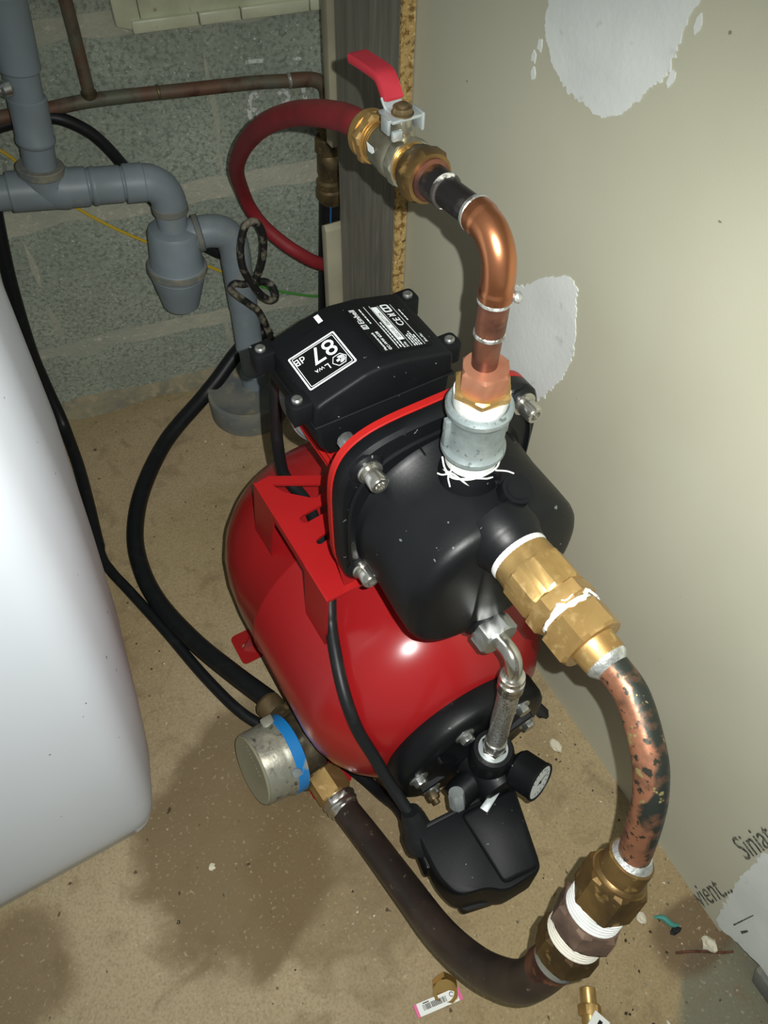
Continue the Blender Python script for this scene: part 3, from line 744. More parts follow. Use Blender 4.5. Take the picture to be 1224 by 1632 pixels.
# socket screws
scr = cat(lathe([(0, .0098), (.0018, .0102), (.0032, .0098), (.0034, .0075), (.006, .0075)], n=28), lathe([(.006, .0068), (.0065, .0075), (.0155, .0075), (.0168, .0066), (.0168, .0042), (.0125, .0038), (.0125, 0)], n=28))
scr_m = meshm(scr, 'socket_screw', 'chrome')
for x, z in ((-.0680, .5665), (-.0740, .4420), (.0680, .5665), (.0740, .4420)):
    obj('screw_boss', cyl((x, .033, z), (0, -1, 0), -.002, .005, .0135, 28, .002), 'black_cast', ph)
    inst('socket_screw', scr_m, ph, aim((x, .0285, z), (0, -1, 0)), 'shiny socket-head screw')
nut_m = meshm(hexa((0, 0, 0), (0, 0, 1), 0, .010, .013), 'flange_nut', 'steel', 30)
for x, z in ((-.068, .5665), (.068, .5665)): inst('flange_nut', nut_m, mfl, aim((x, .0535, z), (0, 1, 0)))

# terminal box on the motor
BOXY0, BOXY1 = .073, .153
sec_top = [(-.0850, .5965), (-.0790, .5995), (-.0440, .6105), (-.0320, .6118), (-.010, .6095), (.0270, .6005), (.0310, .5975)]
lid_poly = [(-.0865, .575)] + sec_top + [(.0325, .575)]
lid = obj('terminal_box', prism(lid_poly, BOXY0, BOXY1, lambda a, b, c: V((a, c, b)), .0030, 3), 'black_plastic', pump, ang=40)
low = [(-.0845, .578), (-.083, .552), (-.074, .541), (-.05, .538), (.018, .545), (.030, .555), (.031, .578)]
obj('box_base', prism(low, BOXY0 + .001, BOXY1 + .010, lambda a, b, c: V((a, c, b)), .003, 3), 'black_plastic', lid, ang=40)
obj('lid_joint', prism([(-.0875, .5765), (.0335, .5765), (.0335, .5785), (-.0875, .5785)], BOXY0 - .0008, BOXY1 + .0006, lambda a, b, c: V((a, c, b)), .0006, 1), 'black_plastic', lid)
scr2 = meshm(cat(lathe([(0, .0036), (.0006, .0042), (.0022, .0040), (.0032, .0028), (.0034, 0)], n=20)), 'lid_screw', 'steel')
for x, y in ((-.0925, .088), (-.0925, .149), (.0370, .088), (.0370, .149)):
    s = -1 if x < 0 else 1
    ear = smooth_poly([(x - s * .012, y - .0085), (x + s * .0075, y - .0085), (x + s * .0075, y + .0085), (x - s * .012, y + .0085)], .005)
    er = obj('lid_ear', prism(ear, .5790, .5965, None, .0012), 'black_plastic', lid, ang=40)
    inst('lid_screw', scr2, er, aim((x, y, .5958), (0, 0, 1)), 'bright crosshead screw')
# printed labels: 87 dB sound label on the left slope
ex87 = V((-.042, 0, -.0126)).normalized(); ey87 = V((0, -1, 0))
n87 = ex87.cross(ey87)
o87 = V((-.0430, .1245, .6110))            # label corner, reading towards -x, up towards -y
LW, LH = .0400, .0365
s87 = obj('noise_label', quad_on(o87, ex87, ey87, 0, LW, 0, LH, .0005, .0002), 'black_print', lid, 'black noise label with white frame', ang=0)
def frame_g(o, ex, ey, u0, u1, v0, v1, t, off):
    ou = smooth_poly([(u0, v0), (u1, v0), (u1, v1), (u0, v1)], .0015)
    inn = smooth_poly([(u0 + t, v0 + t), (u1 - t, v0 + t), (u1 - t, v1 - t), (u0 + t, v1 - t)], .0008)
    n = ex.cross(ey)
    return mapg(curve_g([ou, inn], .00016), lambda v: o + ex * v.x + ey * v.y + n * (off + v.z))
obj('label_frame', cat(frame_g(o87, ex87, ey87, 0, LW, 0, LH, .0013, .0009), frame_g(o87, ex87, ey87, .0022, LW - .0022, .0022, LH - .0022, .0005, .0009)), 'white_print', s87, ang=0)
T87 = lambda s, size, u, v: text_g(s, size, o87 + ex87 * u + ey87 * v, ex87, ey87, .0008)
obj('label_text', cat(T87('87', .0220, .0042, .0042), T87('dB', .0090, .0286, .0046), T87('L', .0078, .0172, .0235), T87('WA', .0042, .0218, .0230)), 'white_print', s87, ang=0)
hx = [(.0095 + .0060 * math.cos(math.radians(60 * k)), .0265 + .0058 * math.sin(math.radians(60 * k))) for k in range(6)]
hx2 = [(.0095 + .0054 * math.cos(math.radians(60 * k)), .0265 + .0052 * math.sin(math.radians(60 * k))) for k in range(6)]
def on87(g): return mapg(g, lambda v: o87 + ex87 * v.x + ey87 * v.y + n87 * (.0009 + v.z))
arcs = []
for r in (.0012, .0022, .0032):
    arcs.append(curve_g([[(.0085 + r * 1.05 * math.cos(math.radians(t)), .0265 + r * 1.05 * math.sin(math.radians(t))) for t in range(60, 301, 20)] + [(.0085 + (r - .0005) * math.cos(math.radians(t)), .0265 + (r - .0005) * math.sin(math.radians(t))) for t in range(300, 59, -20)]], .00016))
obj('label_icon', on87(cat(curve_g([hx, hx2], .00016), *arcs, prism([(.0092, .0255), (.0118, .0255), (.0118, .0275), (.0092, .0275)], -.00008, .00008))), 'white_print', s87, ang=0)
# small black sticker with a white tab
sk = obj('small_sticker', quad_on(V((-.0440, .1465, .6106)), ex87, ey87, -.0005, .0190, -.001, .0085, .0004, .0002), 'black_print', lid, ang=0)
obj('sticker_tab', quad_on(V((-.0440, .1465, .6106)), ex87, ey87, 0, .0040, -.0005, .0080, .0007, .0001), 'white_print', sk, ang=0)
# rating plate on the right slope: reads away from the camera
exR = V((0, 1, 0)); eyR = V((-.037, 0, .0090)).normalized(); nR = exR.cross(eyR)
oR = V((.0190, .0840, .6027))
RW, RH = .0575, .0460
rp = obj('rating_plate', quad_on(oR, exR, eyR, 0, RW, 0, RH, .0004, .0002), 'black_print', lid, 'rating plate with white print', ang=0)
TR = lambda s, size, u, v, al='LEFT': text_g(s, size, oR + exR * u + eyR * v, exR, eyR, .0007, al)
bars = []
def bar(u0, u1, v, h=.0010):
    u = u0
    while u < u1 - .001:
        l = random.uniform(.0012, .0042); bars.append(quad_on(oR, exR, eyR, u, min(u + l, u1), v, v + h, .0006, .0001)); u += l + .0008
for v in (.0255, .0305): bars.append(quad_on(oR, exR, eyR, .002, RW - .003, v - .001, v - .0006, .0006, .0001))
for v in (.0175, .0060): bars.append(quad_on(oR, exR, eyR, .002, RW - .004, v, v + .0003, .0006, .0001))
for v, a, b in ((.0290, .006, .030), (.0265, .003, .034), (.0238, .002, .024), (.0344, .034, .054), (.0020, .032, .046), (.0085, .002, .016), (.0105, .002, .019), (.0125, .002, .018), (.0145, .002, .016)): bar(a, b, v)
obj('plate_text', cat(TR('Einhell', .0068, .0350, .0395), TR('Hauswasserwerk', .0031, .002, .0395), TR('GC-WW 6538', .0036, .002, .0352), TR('Art.-Nr.:', .0030, .004, .0022), TR('S-Nr.', .0030, .002, .0205), TR('CE', .0085, .0265, .0085)), 'white_print', rp, ang=0)
obj('plate_print', cat(*bars), 'white_print', rp, ang=0)
sb = obj('serial_strip', quad_on(oR, exR, eyR, .0110, RW - .005, .0190, .0240, .0006, .0001), 'white_print', rp, ang=0)
obj('serial_number', TR('2021/05   EB077124', .0038, .0135, .0203), 'black_print', sb, ang=0)
def onR(g): return mapg(g, lambda v: oR + exR * v.x + eyR * v.y + nR * (.0007 + v.z))
sqr = lambda u0, u1, v0, v1: [(u0, v0), (u1, v0), (u1, v1), (u0, v1)]
obj('logo_frame', onR(curve_g([sqr(.0285, .0335, .0395, .0445), sqr(.0292, .0328, .0402, .0438)], .0001)), 'white_print', rp, ang=0)
obj('manual_icon', onR(curve_g([smooth_poly(sqr(.0445, .0540, .0085, .0160), .002), sqr(.0460, .0490, .0100, .0145), sqr(.0500, .0528, .0100, .0145)], .0001)), 'white_print', rp, ang=0)
obj('bin_icon', onR(cat(prism([(.0385, .0095), (.0390, .0090), (.0425, .0150), (.0420, .0155)], 0, .0001), prism([(.0425, .0095), (.0420, .0090), (.0385, .0150), (.0390, .0155)], 0, .0001), curve_g([sqr(.0390, .0420, .0095, .0140), sqr(.0394, .0416, .0099, .0136)], .0001))), 'white_print', rp, ang=0)
obj('plate_logo', TR('E', .0040, .0297, .0406), 'white_print', rp, ang=0)

# flange on the front of the tank
FZ = TZ
fr = obj('tank_flange', lathe([(.054, .093), (.056, .0945), (.074, .0945), (.080, .0925), (.084, .086), (.0845, .070), (.086, .050), (.092, .040), (.096, .030), (.096, 0)], (0, 0, FZ), (0, -1, 0), 64), 'black_cast', pump, ang=40)
hexb = meshm(cat(lathe([(0, .0110), (.0012, .0112), (.0022, .0104)], n=24), hexa((0, 0, 0), (0, 0, 1), .002, .0085, .0135)), 'hex_bolt', 'steel', 30)
for k in range(6):
    a = math.radians(47 + 60 * k)
    inst('hex_bolt', hexb, fr, aim((.0745 * math.cos(a), -.0838, FZ + .0745 * math.sin(a)), (0, -1, 0)), 'shiny hexagon bolt')
for k in range(6):
    a = math.radians(77 + 60 * k)
    obj('flange_web', rbox((.052 * math.cos(a), -.0865, FZ + .052 * math.sin(a)), (.040, .010, .0045), .001, 1, Matrix.Rotation(-a, 3, 'Y')), 'black_cast', fr)
man = obj('manifold', cat(lathe([(.080, .034), (.100, .030), (.122, .027), (.135, .026), (.138, .022), (.138, 0)], (0, 0, FZ + .005), (0, -1, 0), 32),
                          lathe([(-.02, .024), (.050, .0225), (.053, .0215), (.056, .0195)], (.0, -.106, FZ), (0, 0, 1), 32)), 'black_cast', fr, ang=40)
obj('gauge_arm', cat(tube([(.0, -.108, FZ + .012), (.012, -.114, FZ + .018), (.016, -.119, FZ + .024)], .013, 16, 4)), 'black_cast', man, ang=40)
obj('switch_arm', cat(tube([(-.002, -.110, FZ + .006), (-.034, -.114, FZ + .004), (-.048, -.118, FZ + .002)], .0155, 16, 4)), 'black_cast', man, ang=40)
obj('switch_nut', hexa((-.050, -.118, FZ + .030), (-.1, -.5, -1), 0, .02, .0150), 'zinc', man)
obj('steel_plate', prism([(-.030, -.148), (.006, -.132), (.002, -.127), (-.034, -.140)], FZ + .012, FZ + .015, None, .0008), 'zinc', man)
obj('manifold_screw', cat(hexa((-.054, -.088, FZ - .052), (0, -1, 0), 0, .009, .012), cyl((-.054, -.088, FZ - .052), (0, -1, 0), .0, .014, .0035, 14)), 'tarnished_brass', fr)

# pressure gauge
ga_o, ga_d = V((.0165, -.1215, FZ + .026)), V((.30, -.90, .27)).normalized()
ga = obj('pressure_gauge', lathe([(0, .006), (.004, .006), (.005, .017), (.009, .0205), (.032, .0205), (.0335, .0212), (.036, .0212), (.0365, .0192), (.0345, .0188), (.0345, 0)], ga_o, ga_d, 40), 'black_plastic', pump, ang=35)
gd = obj('gauge_dial', cyl(ga_o, ga_d, .0346, .0351, .0187, 36), 'dial_white', ga)
gx, gy, gz = frame(ga_d)
gc = ga_o + gz * .0353
obj('gauge_needle', cat(prism([(-.004, -.0004), (.012, -.0002), (.012, .0002), (-.004, .0004)], 0, .0003, lambda a, b, c: gc + (gx * a + gy * b) * 1.0 + gz * c), lathe([(0, .0018), (.0008, .0016), (.0008, 0)], gc, gz, 14)), 'black_print', gd, ang=0)
tick = []
for k in range(13):
    a = math.radians(-135 + 22.5 * k)
    c, s = math.cos(a), math.sin(a)
    tick.append(mapg(prism([(.0125, -.0003), (.0155, -.0003), (.0155, .0003), (.0125, .0003)], 0, .0002), lambda v: gc + gx * (v.x * c - v.y * s) + gy * (v.x * s + v.y * c) + gz * v.z))
obj('gauge_scale', cat(*tick), 'black_print', gd, ang=0)
obj('gauge_stem', hexa(ga_o, ga_d, -.008, .002, .013), 'brass', ga)

# pressure switch
SZ = .168
top = smooth_poly([(-.0990, -.1200), (.0185, -.1300), (.0120, -.150), (-.0085, -.2180), (-.0520, -.2160), (-.0660, -.2040), (-.0960, -.1955), (-.1030, -.1700)], .011, 5)
def sw(scale, z, dx=0, dy=0):
    cx, cy = -.042, -.17
    return [V((cx + (p[0] - cx) * scale + dx, cy + (p[1] - cy) * scale + dy, z)) for p in top]
swb = obj('pressure_switch', loft([sw(.95, SZ - .062, 0, -.004), sw(.97, SZ - .058, 0, -.004), sw(.99, SZ - .014, 0, -.001), sw(1.0, SZ - .010), sw(1.0, SZ - .006), sw(.975, SZ - .001), sw(.95, SZ)]), 'black_plastic', pump, ang=40)
ridge = smooth_poly([(-.0500, -.1330), (.0120, -.1390), (-.0110, -.2130), (-.0500, -.2085)], .006, 4)
def rg(scale, z):
    cx, cy = -.024, -.172
    return [V((cx + (p[0] - cx) * scale, cy + (p[1] - cy) * scale, z)) for p in ridge]
obj('cover_ridge', loft([rg(1.03, SZ - .002), rg(1.0, SZ + .0025), rg(.93, SZ + .0042)]), 'black_plastic', swb, ang=50)
sd = V((.99, -.135, 0))
obj('cover_seam', prism([(-.0960, -.1210), (.0170, -.1310), (.0155, -.1355), (-.0965, -.1260)], SZ - .006, SZ + .0022, None, .0012), 'black_plastic', swb)
gl_o = V((-.0945, -.112, .168))
obj('cable_gland', cat(lathe([(-.012, .0100), (.0, .0135), (.014, .0155), (.020, .0185), (.034, .0185)], gl_o, (.02, -.55, -.75), 20)), 'black_rubber', swb, ang=30)
obj('gland_block', rbox((-.0925, -.140, .128), (.020, .038, .040), .004, 2, Matrix.Rotation(math.radians(-8), 3, 'Z')), 'black_plastic', swb)
obj('contact_pin', cyl((-.080, -.196, SZ - .068), (0, 0, 1), 0, .016, .003, 12, .0006), 'brass_bright', swb)
obj('switch_socket', prism(smooth_poly([(-.088, -.204), (-.050, -.214), (-.036, -.190), (-.082, -.176)], .006), SZ - .080, SZ - .06), 'black_plastic', swb)

# motor cables
obj('motor_cable', tube([(-.050, .160, .570), (-.057, .185, .552), (-.058, .212, .50), (-.060, .222, .45), (-.0605, .228, .40), (-.060, .226, .352), (-.056, .215, .338), (-.052, .19, .335), (-.06, .14, .334), (-.075, .095, .326), (-.0865, .072, .311), (-.092, .0607, .3025), (-.1005, .037, .2952), (-.1085, .0104, .285), (-.1125, -.012, .270), (-.1115, -.030, .245), (-.106, -.0505, .218), (-.1015, -.075, .193), (-.0975, -.095, .178), (-.0945, -.112, .168)], .0064, 14, 8), 'black_rubber', pump)

# braided hose between pump and tank flange
bh = obj('braided_hose', tube([(-.003, -.1000, .380), (-.002, -.1030, .345), (-.001, -.1040, .30), (0, -.1050, .275), (0, -.1055, .250)], .0098, 20, 8), 'braid', pump)
nd = V((.04, -1, -.02)).normalized()
n0 = V((-.001, -.0570, .4125))
obj('hose_nut', hexa(n0, nd, 0, .018, .033, ch=.002, ph=.25), 'steel', bh)
obj('hose_elbow', tube([n0 + nd * .012, n0 + nd * .020, n0 + nd * .030, n0 + nd * .037 + V((-.001, 0, -.003)), n0 + nd * .041 + V((-.002, 0, -.012)), n0 + nd * .042 + V((-.002, 0, -.024))], .0075, 20, 8), 'chrome', bh)
ec = n0 + nd * .042 + V((-.002, 0, -.020))
obj('crimp_sleeve', lathe([(0, .0085), (.001, .0108), (.005, .0112), (.006, .0100), (.008, .0100), (.009, .0116), (.016, .0116), (.018, .0112), (.022, .0116), (.025, .0108)], ec, V((-.002, -.1035, .345)) - ec, 24), 'chrome', bh)
obj('lower_nut', cat(hexa((0, -.106, .222), (0, 0, 1), .006, .016, .0225), lathe([(.015, .0112), (.030, .0108), (.031, .0100)], (0, -.106, .222), (0, 0, 1), 24)), 'chrome', bh)
obj('washer', lathe([(0, .0150), (.0012, .0155), (.0030, .0150)], (0, -.106, .2260), (0, 0, 1), 32), 'zinc', bh)

# ------------------------------------------------------------------ suction side: check valve, copper bend, union stack, hose
cv = thing('check_valve', 'brass check valve with hexagon nuts screwed into the front of the pump housing', 'valve', (0, -.11, .53))
SO, SD = V((.0, -.060, .5315)), V((.012, -1, -.002)).normalized()
obj('thread_tape', lathe([(.004, .018), (.005, .0225), (.009, .0232), (.0115, .0225), (.013, .018)], SO, SD, 40), 'tape', cv, 'white sealing tape')
body = obj('valve_body', lathe([(.0095, .0200), (.0105, .0226), (.0205, .0229), (.0220, .0236), (.048, .0236), (.0495, .0228)], SO, SD, 48), 'brass', cv)
obj('wide_flats', hexa(SO, SD, .0222, .049, .0470, ch=.002, n=8, ph=.2), 'brass', body, ang=25)
obj('valve_hexagon', hexa(SO, SD, .048, .062, .0450, ch=.0018, ph=.25), 'brass', cv, ang=25)
for t0, t1, o_, r_ in ((.2, 2.3, .0630, .0011), (.7, 2.9, .0645, .0009), (1.2, 2.0, .0590, .0006)):
    obj('tape_strand', tube([SO + SD * (o_ + .0022 * math.sin(5 * t) + .0012 * math.sin(11 * t)) + V((-.0228 * math.cos(t), 0, .0228 * math.sin(t))) for t in [t0 + (t1 - t0) * k / 10 for k in range(11)]], r_, 6, 4), 'tape', cv)
obj('thread_tape', lathe([(.060, .0185), (.0615, .0205), (.066, .0205), (.067, .0185)], SO, SD, 32), 'tape', cv, 'white sealing tape')
obj('union_nut', hexa(SO, SD, .0655, .089, .0445, ch=.0022, ph=.1), 'brass', cv, ang=25)
obj('sleeve', lathe([(.086, .0155), (.089, .0165), (.090, .0160), (.102, .0155), (.1025, .0125)], SO, SD, 36), 'brass', cv)

suc_pts = [(.0008, -.152, .5305), (.0022, -.168, .5303), (.001, -.1905, .5275), (-.0075, -.2205, .5130), (-.0120, -.234, .4975), (-.0155, -.2440, .4770), (-.0190, -.2540, .4430), (-.0215, -.2595, .4200), (-.0268, -.2617, .410)]
sc_ = thing('suction_pipe', 'bent copper pipe with dark green and black patina beside the plasterboard wall', 'pipe', (-.01, -.22, .40))
obj('pipe_bend', tube(suc_pts, .0114, 28, 8), 'patina_copper', sc_)
obj('solder_joint', lathe([(0, .0155), (.0025, .0152), (.005, .0132), (.007, .0116)], SO + SD * .1015, SD, 28), 'solder', sc_)

un = thing('pipe_union', 'stack of dark brass and rusty union nuts wrapped with white tape at the lower right', 'pipe union', (-.055, -.268, .30))
U0 = V((-.0215, -.2595, .4200)); UD = (V((-.0761, -.2819, .3165)) - U0).normalized()
obj('solder_joint', lathe([(-.006, .0118), (-.001, .0145), (.002, .0165)], U0, UD, 28), 'solder', un)
obj('sleeve', lathe([(0, .0152), (.001, .0168), (.016, .0172), (.018, .0190), (.022, .0200)], U0, UD, 36), 'brass_dark', un)
obj('upper_nut', hexa(U0, UD, .019, .051, .0410, ch=.0025, ph=.15), 'brass_dark', un, ang=25)
tpg = []
for k in range(5): tpg.append(lathe([(.049 + k * .0028, .0188), (.0498 + k * .0028, .0213), (.0512 + k * .0028, .0213), (.052 + k * .0028, .0188)], U0, UD, 36))
obj('thread_tape', cat(*tpg), 'tape', un, 'white sealing tape')
obj('hexagon_nipple', hexa(U0, UD, .0630, .0830, .0450, ch=.0028, ph=.45), 'rusty_iron', un, 'rust-brown hexagon nipple', ang=25)
tpg = []
for k in range(5): tpg.append(lathe([(.0820 + k * .0026, .0188), (.0828 + k * .0026, .0216), (.0842 + k * .0026, .0216), (.085 + k * .0026, .0188)], U0, UD, 36))
obj('thread_tape', cat(*tpg), 'tape_stained', un, 'white tape with rusty stains')
obj('lower_nut', hexa(U0, UD, .0945, .1175, .0425, ch=.003, ph=.2), 'brass_dark', un, ang=25)
obj('tail', lathe([(.1165, .020), (.121, .0185), (.128, .0175)], U0, UD, 32), 'pvc_dusty', un)
obj('red_plug', lathe([(0, .006), (.016, .006), (.018, .004), (.018, 0)], U0 + UD * .066 + V((.018, -.004, 0)), (.95, -.2, .1), 16), 'red_sleeve', un, 'small red plug')

hp = [U0 + UD * .120, U0 + UD * .130, (-.0965, -.2845, .2650), (-.1065, -.2743, .2274), (-.1165, -.2496, .1845), (-.1234, -.209, .1388), (-.126, -.1576, .1016), (-.1308, -.0867, .0633), (-.1366, -.0338, .0420), (-.1385, -.018, .0420)]
dh = thing('suction_hose', 'dark brown thick hose rising from the water meter to the taped union', 'hose', (-.115, -.16, .05))
obj('hose', tube(hp, .0165, 28, 8), 'dark_hose', dh)
obj('copper_ferrule', lathe([(0, .0168), (.002, .0172), (.020, .0172), (.022, .0166)], U0 + UD * .127, V((-.0965, -.2845, .2650)) - (U0 + UD * .127), 28), 'copper_heated', dh)

# ------------------------------------------------------------------ water meter lying beside the tank
wm = thing('water_meter', 'dirty water meter with a blue ring lying on its side beside the red tank', 'water meter', (-.17, .05, 0))
MO = V((-.1250, .0570, .0420)); MD = V((-.965, -.04, .235)).normalized()
obj('body', cat(lathe([(.004, .020), (.006, .032), (.009, .037), (.014, .0415), (.022, .0425), (.028, .0410), (.036, .0405), (.040, .0425)], MO, MD, 44),
                lathe([(-.045, .020), (.045, .020)], MO + MD * .014 + V((-.006, -.004, -.006)), (-.10, -1, -.06), 24)), 'meter_body', wm, ang=40)
obj('ring', lathe([(.038, .0435), (.039, .0480), (.040, .0490), (.053, .0490), (.054, .0480), (.055, .0435)], MO, MD, 48), 'blue_plastic', wm, 'bright blue plastic ring')
obj('housing', lathe([(.050, .0480), (.055, .0482), (.058, .0470), (.062, .0462), (.086, .0450), (.0885, .0440), (.089, .0425)], MO, MD, 48), 'meter_metal', wm)
ld = obj('lid', lathe([(.0885, .0428), (.0905, .0430), (.0915, .0420), (.0912, .040), (.0918, .0), ], MO, MD, 48), 'meter_lid', wm)
mx, my, mz = frame(MD)
dots = []
for k in range(9):
    u, v = -.020 + k * .0045, .026 - .0011 * k
    dots.append(prism([(u, v), (u + .0026, v), (u + .0026, v + .0030), (u, v + .0030)], .0, .0006, lambda a, b, c: MO + MD * (.0914 + c) + (V((.235, 0, .965)) * b + V((.04, -.99, 0)) * a)))
obj('embossed_letters', cat(*dots), 'meter_metal', ld, ang=0)
obj('seal', lathe([(0, .006), (.004, .0055), (.005, .0)], MO + MD * .047 + V((0, -.0365, .0315)), (.15, -.75, .62), 16), 'zinc', wm)
obj('hinge', rbox(MO + MD * .056 + V((.006, .032, .0335)), (.016, .016, .010), .003), 'meter_metal', wm)
# inlet towards the black hose, outlet towards the suction hose
IN0 = V((-.1510, .092, .0500)); INd = (V((-.168, .160, .047)) - IN0).normalized()
obj('inlet_nut', cat(hexa(IN0, INd, -.012, .016, .036, ph=.3), lathe([(.014, .0165), (.02, .0175), (.036, .0175), (.040, .0150)], IN0, INd, 28)), 'tarnished_brass', wm, ang=28)
obj('inlet_screw', cyl(IN0 + V((-.016, .006, .010)), (-.4, -.4, .8), 0, .012, .006, 14, .001), 'steel', wm)
OU0 = V((-.1400, .0035, .0430)); OUd = (V((-.1366, -.0338, .0420)) - OU0).normalized()
obj('outlet_nut', hexa(OU0, OUd, -.012, .022, .0390, ch=.002, ph=.35), 'brass', wm, 'clean brass hexagon nut', ang=25)
obj('clamp_ring', cat(hexa(OU0, OUd, .022, .032, .0370, ch=.003, ph=.1), lathe([(.031, .0195), (.033, .0205), (.036, .0205), (.038, .0185), (.042, .0180)], OU0, OUd, 32)), 'chrome', wm, ang=28)

# ------------------------------------------------------------------ discharge side: riser, elbow, valve
UP = V((0, 0, 1))
rs = thing('riser_fitting', 'galvanized socket with brass and copper nuts standing on top of the pump housing', 'fitting', (0, 0, .56))
obj('thread_tape', lathe([(.568, .0175), (.569, .0186), (.578, .0192), (.586, .0186)], (0, 0, 0), UP, 40), 'tape', rs, 'white sealing tape')
for k in range(3):
    ph_ = [(2.6, 5.6), (3.1, 5.0), (2.8, 4.4)][k]
    pts = []
    for j in range(8):
        a = ph_[0] + (ph_[1] - ph_[0]) * j / 7
        pts.append((.0205 * math.cos(a) , .0205 * math.sin(a), .5705 - .0035 * math.sin(j * .9 + k) - .002 * k))
    obj('tape_strand', tube(pts, .0007, 6, 5), 'tape', rs)
for pts in ([(-.0185, -.004, .574), (-.0225, -.005, .568), (-.0225, -.0085, .560)], [(.008, -.019, .571), (.016, -.022, .5685), (.021, -.0245, .5655)], [(-.021, -.004, .569), (-.0265, -.003, .570), (-.0295, -.001, .5715)]):
    obj('tape_end', tube(pts, .0006, 6, 5), 'tape', rs)
gv = obj('galvanized_socket', lathe([(.5805, .0185), (.5815, .0220), (.5840, .0231), (.5870, .0229), (.5895, .0212), (.5920, .0205), (.6165, .0205), (.6190, .0214), (.6215, .0229), (.6250, .0231), (.6272, .0218), (.6278, .0195), (.6250, .0180)], (0, 0, 0), UP, 56), 'galvanized', rs, ang=22)
for s, a in ((-1, .15), (1, .15)):
    R3 = Matrix.Rotation(-.22, 3, 'Z')
    c = R3 @ V((s * .0212, 0, 0))
    obj('socket_lug', rbox((c.x, c.y, .6045), (.0055, .0058, .024), .0012, 2, R3), 'galvanized', gv)
obj('upper_tape', lathe([(.622, .0165), (.6265, .0185), (.6375, .0187), (.6380, .0160)], (0, 0, 0), UP, 40), 'tape', rs, 'white sealing tape')
obj('brass_reducer', hexa((0, 0, 0), UP, .6368, .6428, .0355, ch=.0012, ph=.95), 'brass', rs, ang=25)
obj('copper_nut', cat(hexa((0, 0, 0), UP, .6420, .6585, .0292, ch=.0022, ph=.95)), 'copper_nut', rs, 'pinkish copper hexagon nut', ang=25)

rp_ = thing('riser_pipe', 'copper pipe rising from the pump and bending over to the ball valve', 'pipe', (0, .02, .66))
obj('upright', tube([(0, .002, .655), (0, .002, .690), (0, .0025, .716)], .0084, 24, 4), 'copper_heated', rp_)
obj('solder_ring', lathe([(0, .0086), (.0012, .0100), (.0030, .0098), (.0040, .0088)], (0, .002, .6815), UP, 28), 'solder', rp_)
obj('coupler', tube([(0, .002, .684), (0, .0022, .708)], .0093, 24, 4), 'copper_heated', rp_)
obj('solder_ring', lathe([(0, .0088), (.0012, .0104), (.0032, .0100), (.0044, .0092)], (0, .0022, .7060), UP, 28), 'solder', rp_)
obj('solder_blob', lathe([(0, 0), (.0008, .0026), (.003, .0038), (.0052, .0026), (.006, 0)], (.0085, -.0030, .7085), (.9, -.3, .2), 14), 'solder', rp_)
el = [(0, .0022, .7095), (0, .0022, .7175), (0, .0026, .7250), (0, .0048, .7340), (0, .0092, .7405), (0, .0150, .7448), (0, .0215, .7466), (0, .0290, .7469)]
obj('elbow', tube(el, .0099, 28, 6, rfun=lambda t: .0104 if t < .10 or t > .88 else .0099), 'copper', rp_)
AX, AD = V((0, .0290, .7469)), V((0, 1, -.078)).normalized()
obj('solder_ring', lathe([(-.001, .0094), (.0, .0106), (.0024, .0103), (.0034, .0090)], AX, AD, 28), 'solder', rp_)
obj('burnt_pipe', lathe([(0, .0086), (.040, .0086)], AX, AD, 28), 'burnt_copper', rp_, 'blackened copper pipe')
obj('burnt_sleeve', lathe([(.0305, .0088), (.0308, .0100), (.0470, .0102), (.0480, .0088)], AX, AD, 28), 'burnt_copper', rp_)
obj('flux_ring', lathe([(.0285, .0088), (.0290, .0101), (.0305, .0104), (.0318, .0100)], AX, AD, 28), 'flux', rp_)

bv = thing('ball_valve', 'ball valve with red lever handle and brass nuts above the pump', 'ball valve', (0, .10, .74))
BO = V((0, .0410, .7460))
obj('outlet_nut', hexa(BO, AD, .0345, .0500, .0292, ch=.0028, ph=.3, hole=.0110), 'brass_dark', bv, ang=25)
obj('inner_collar', lathe([(.0315, .0095), (.0325, .0125), (.037, .0125)], BO, AD, 28), 'copper_heated', bv)
th = []
for k in range(4): th.append(lathe([(.0495 + k * .0018, .0118), (.0502 + k * .0018, .0132), (.0508 + k * .0018, .0132), (.0514 + k * .0018, .0118)], BO, AD, 32))
obj('thread', cat(*th), 'brass_bright', bv)
obj('body', cat(hexa(BO, AD, .0560, .0640, .0290, ch=.001, ph=.1, n=8), lathe([(.0635, .0138), (.0665, .0148), (.0745, .0148), (.0785, .0138), (.086, .0136)], BO, AD, 40)), 'nickel', bv, ang=28)
obj('body_mark', quad_on(BO + AD * .082 + V((-.0136, 0, .003)), (0, -1, 0), (-.2, 0, 1), -.002, .006, -.003, .004, .0002, .0002), 'white_print', bv, ang=0)
th = []
for k in range(4): th.append(lathe([(.0855 + k * .0018, .0118), (.0862 + k * .0018, .0134), (.0868 + k * .0018, .0134), (.0874 + k * .0018, .0118)], BO, AD, 32))
obj('thread', cat(*th), 'brass_bright', bv)
obj('hose_nut', cat(hexa(BO, AD, .0935, .1020, .0290, ch=.0018, ph=.3), lathe([(.101, .0152), (.107, .0152), (.1095, .0140), (.110, .0120)], BO, AD, 36)), 'brass', bv, ang=25)
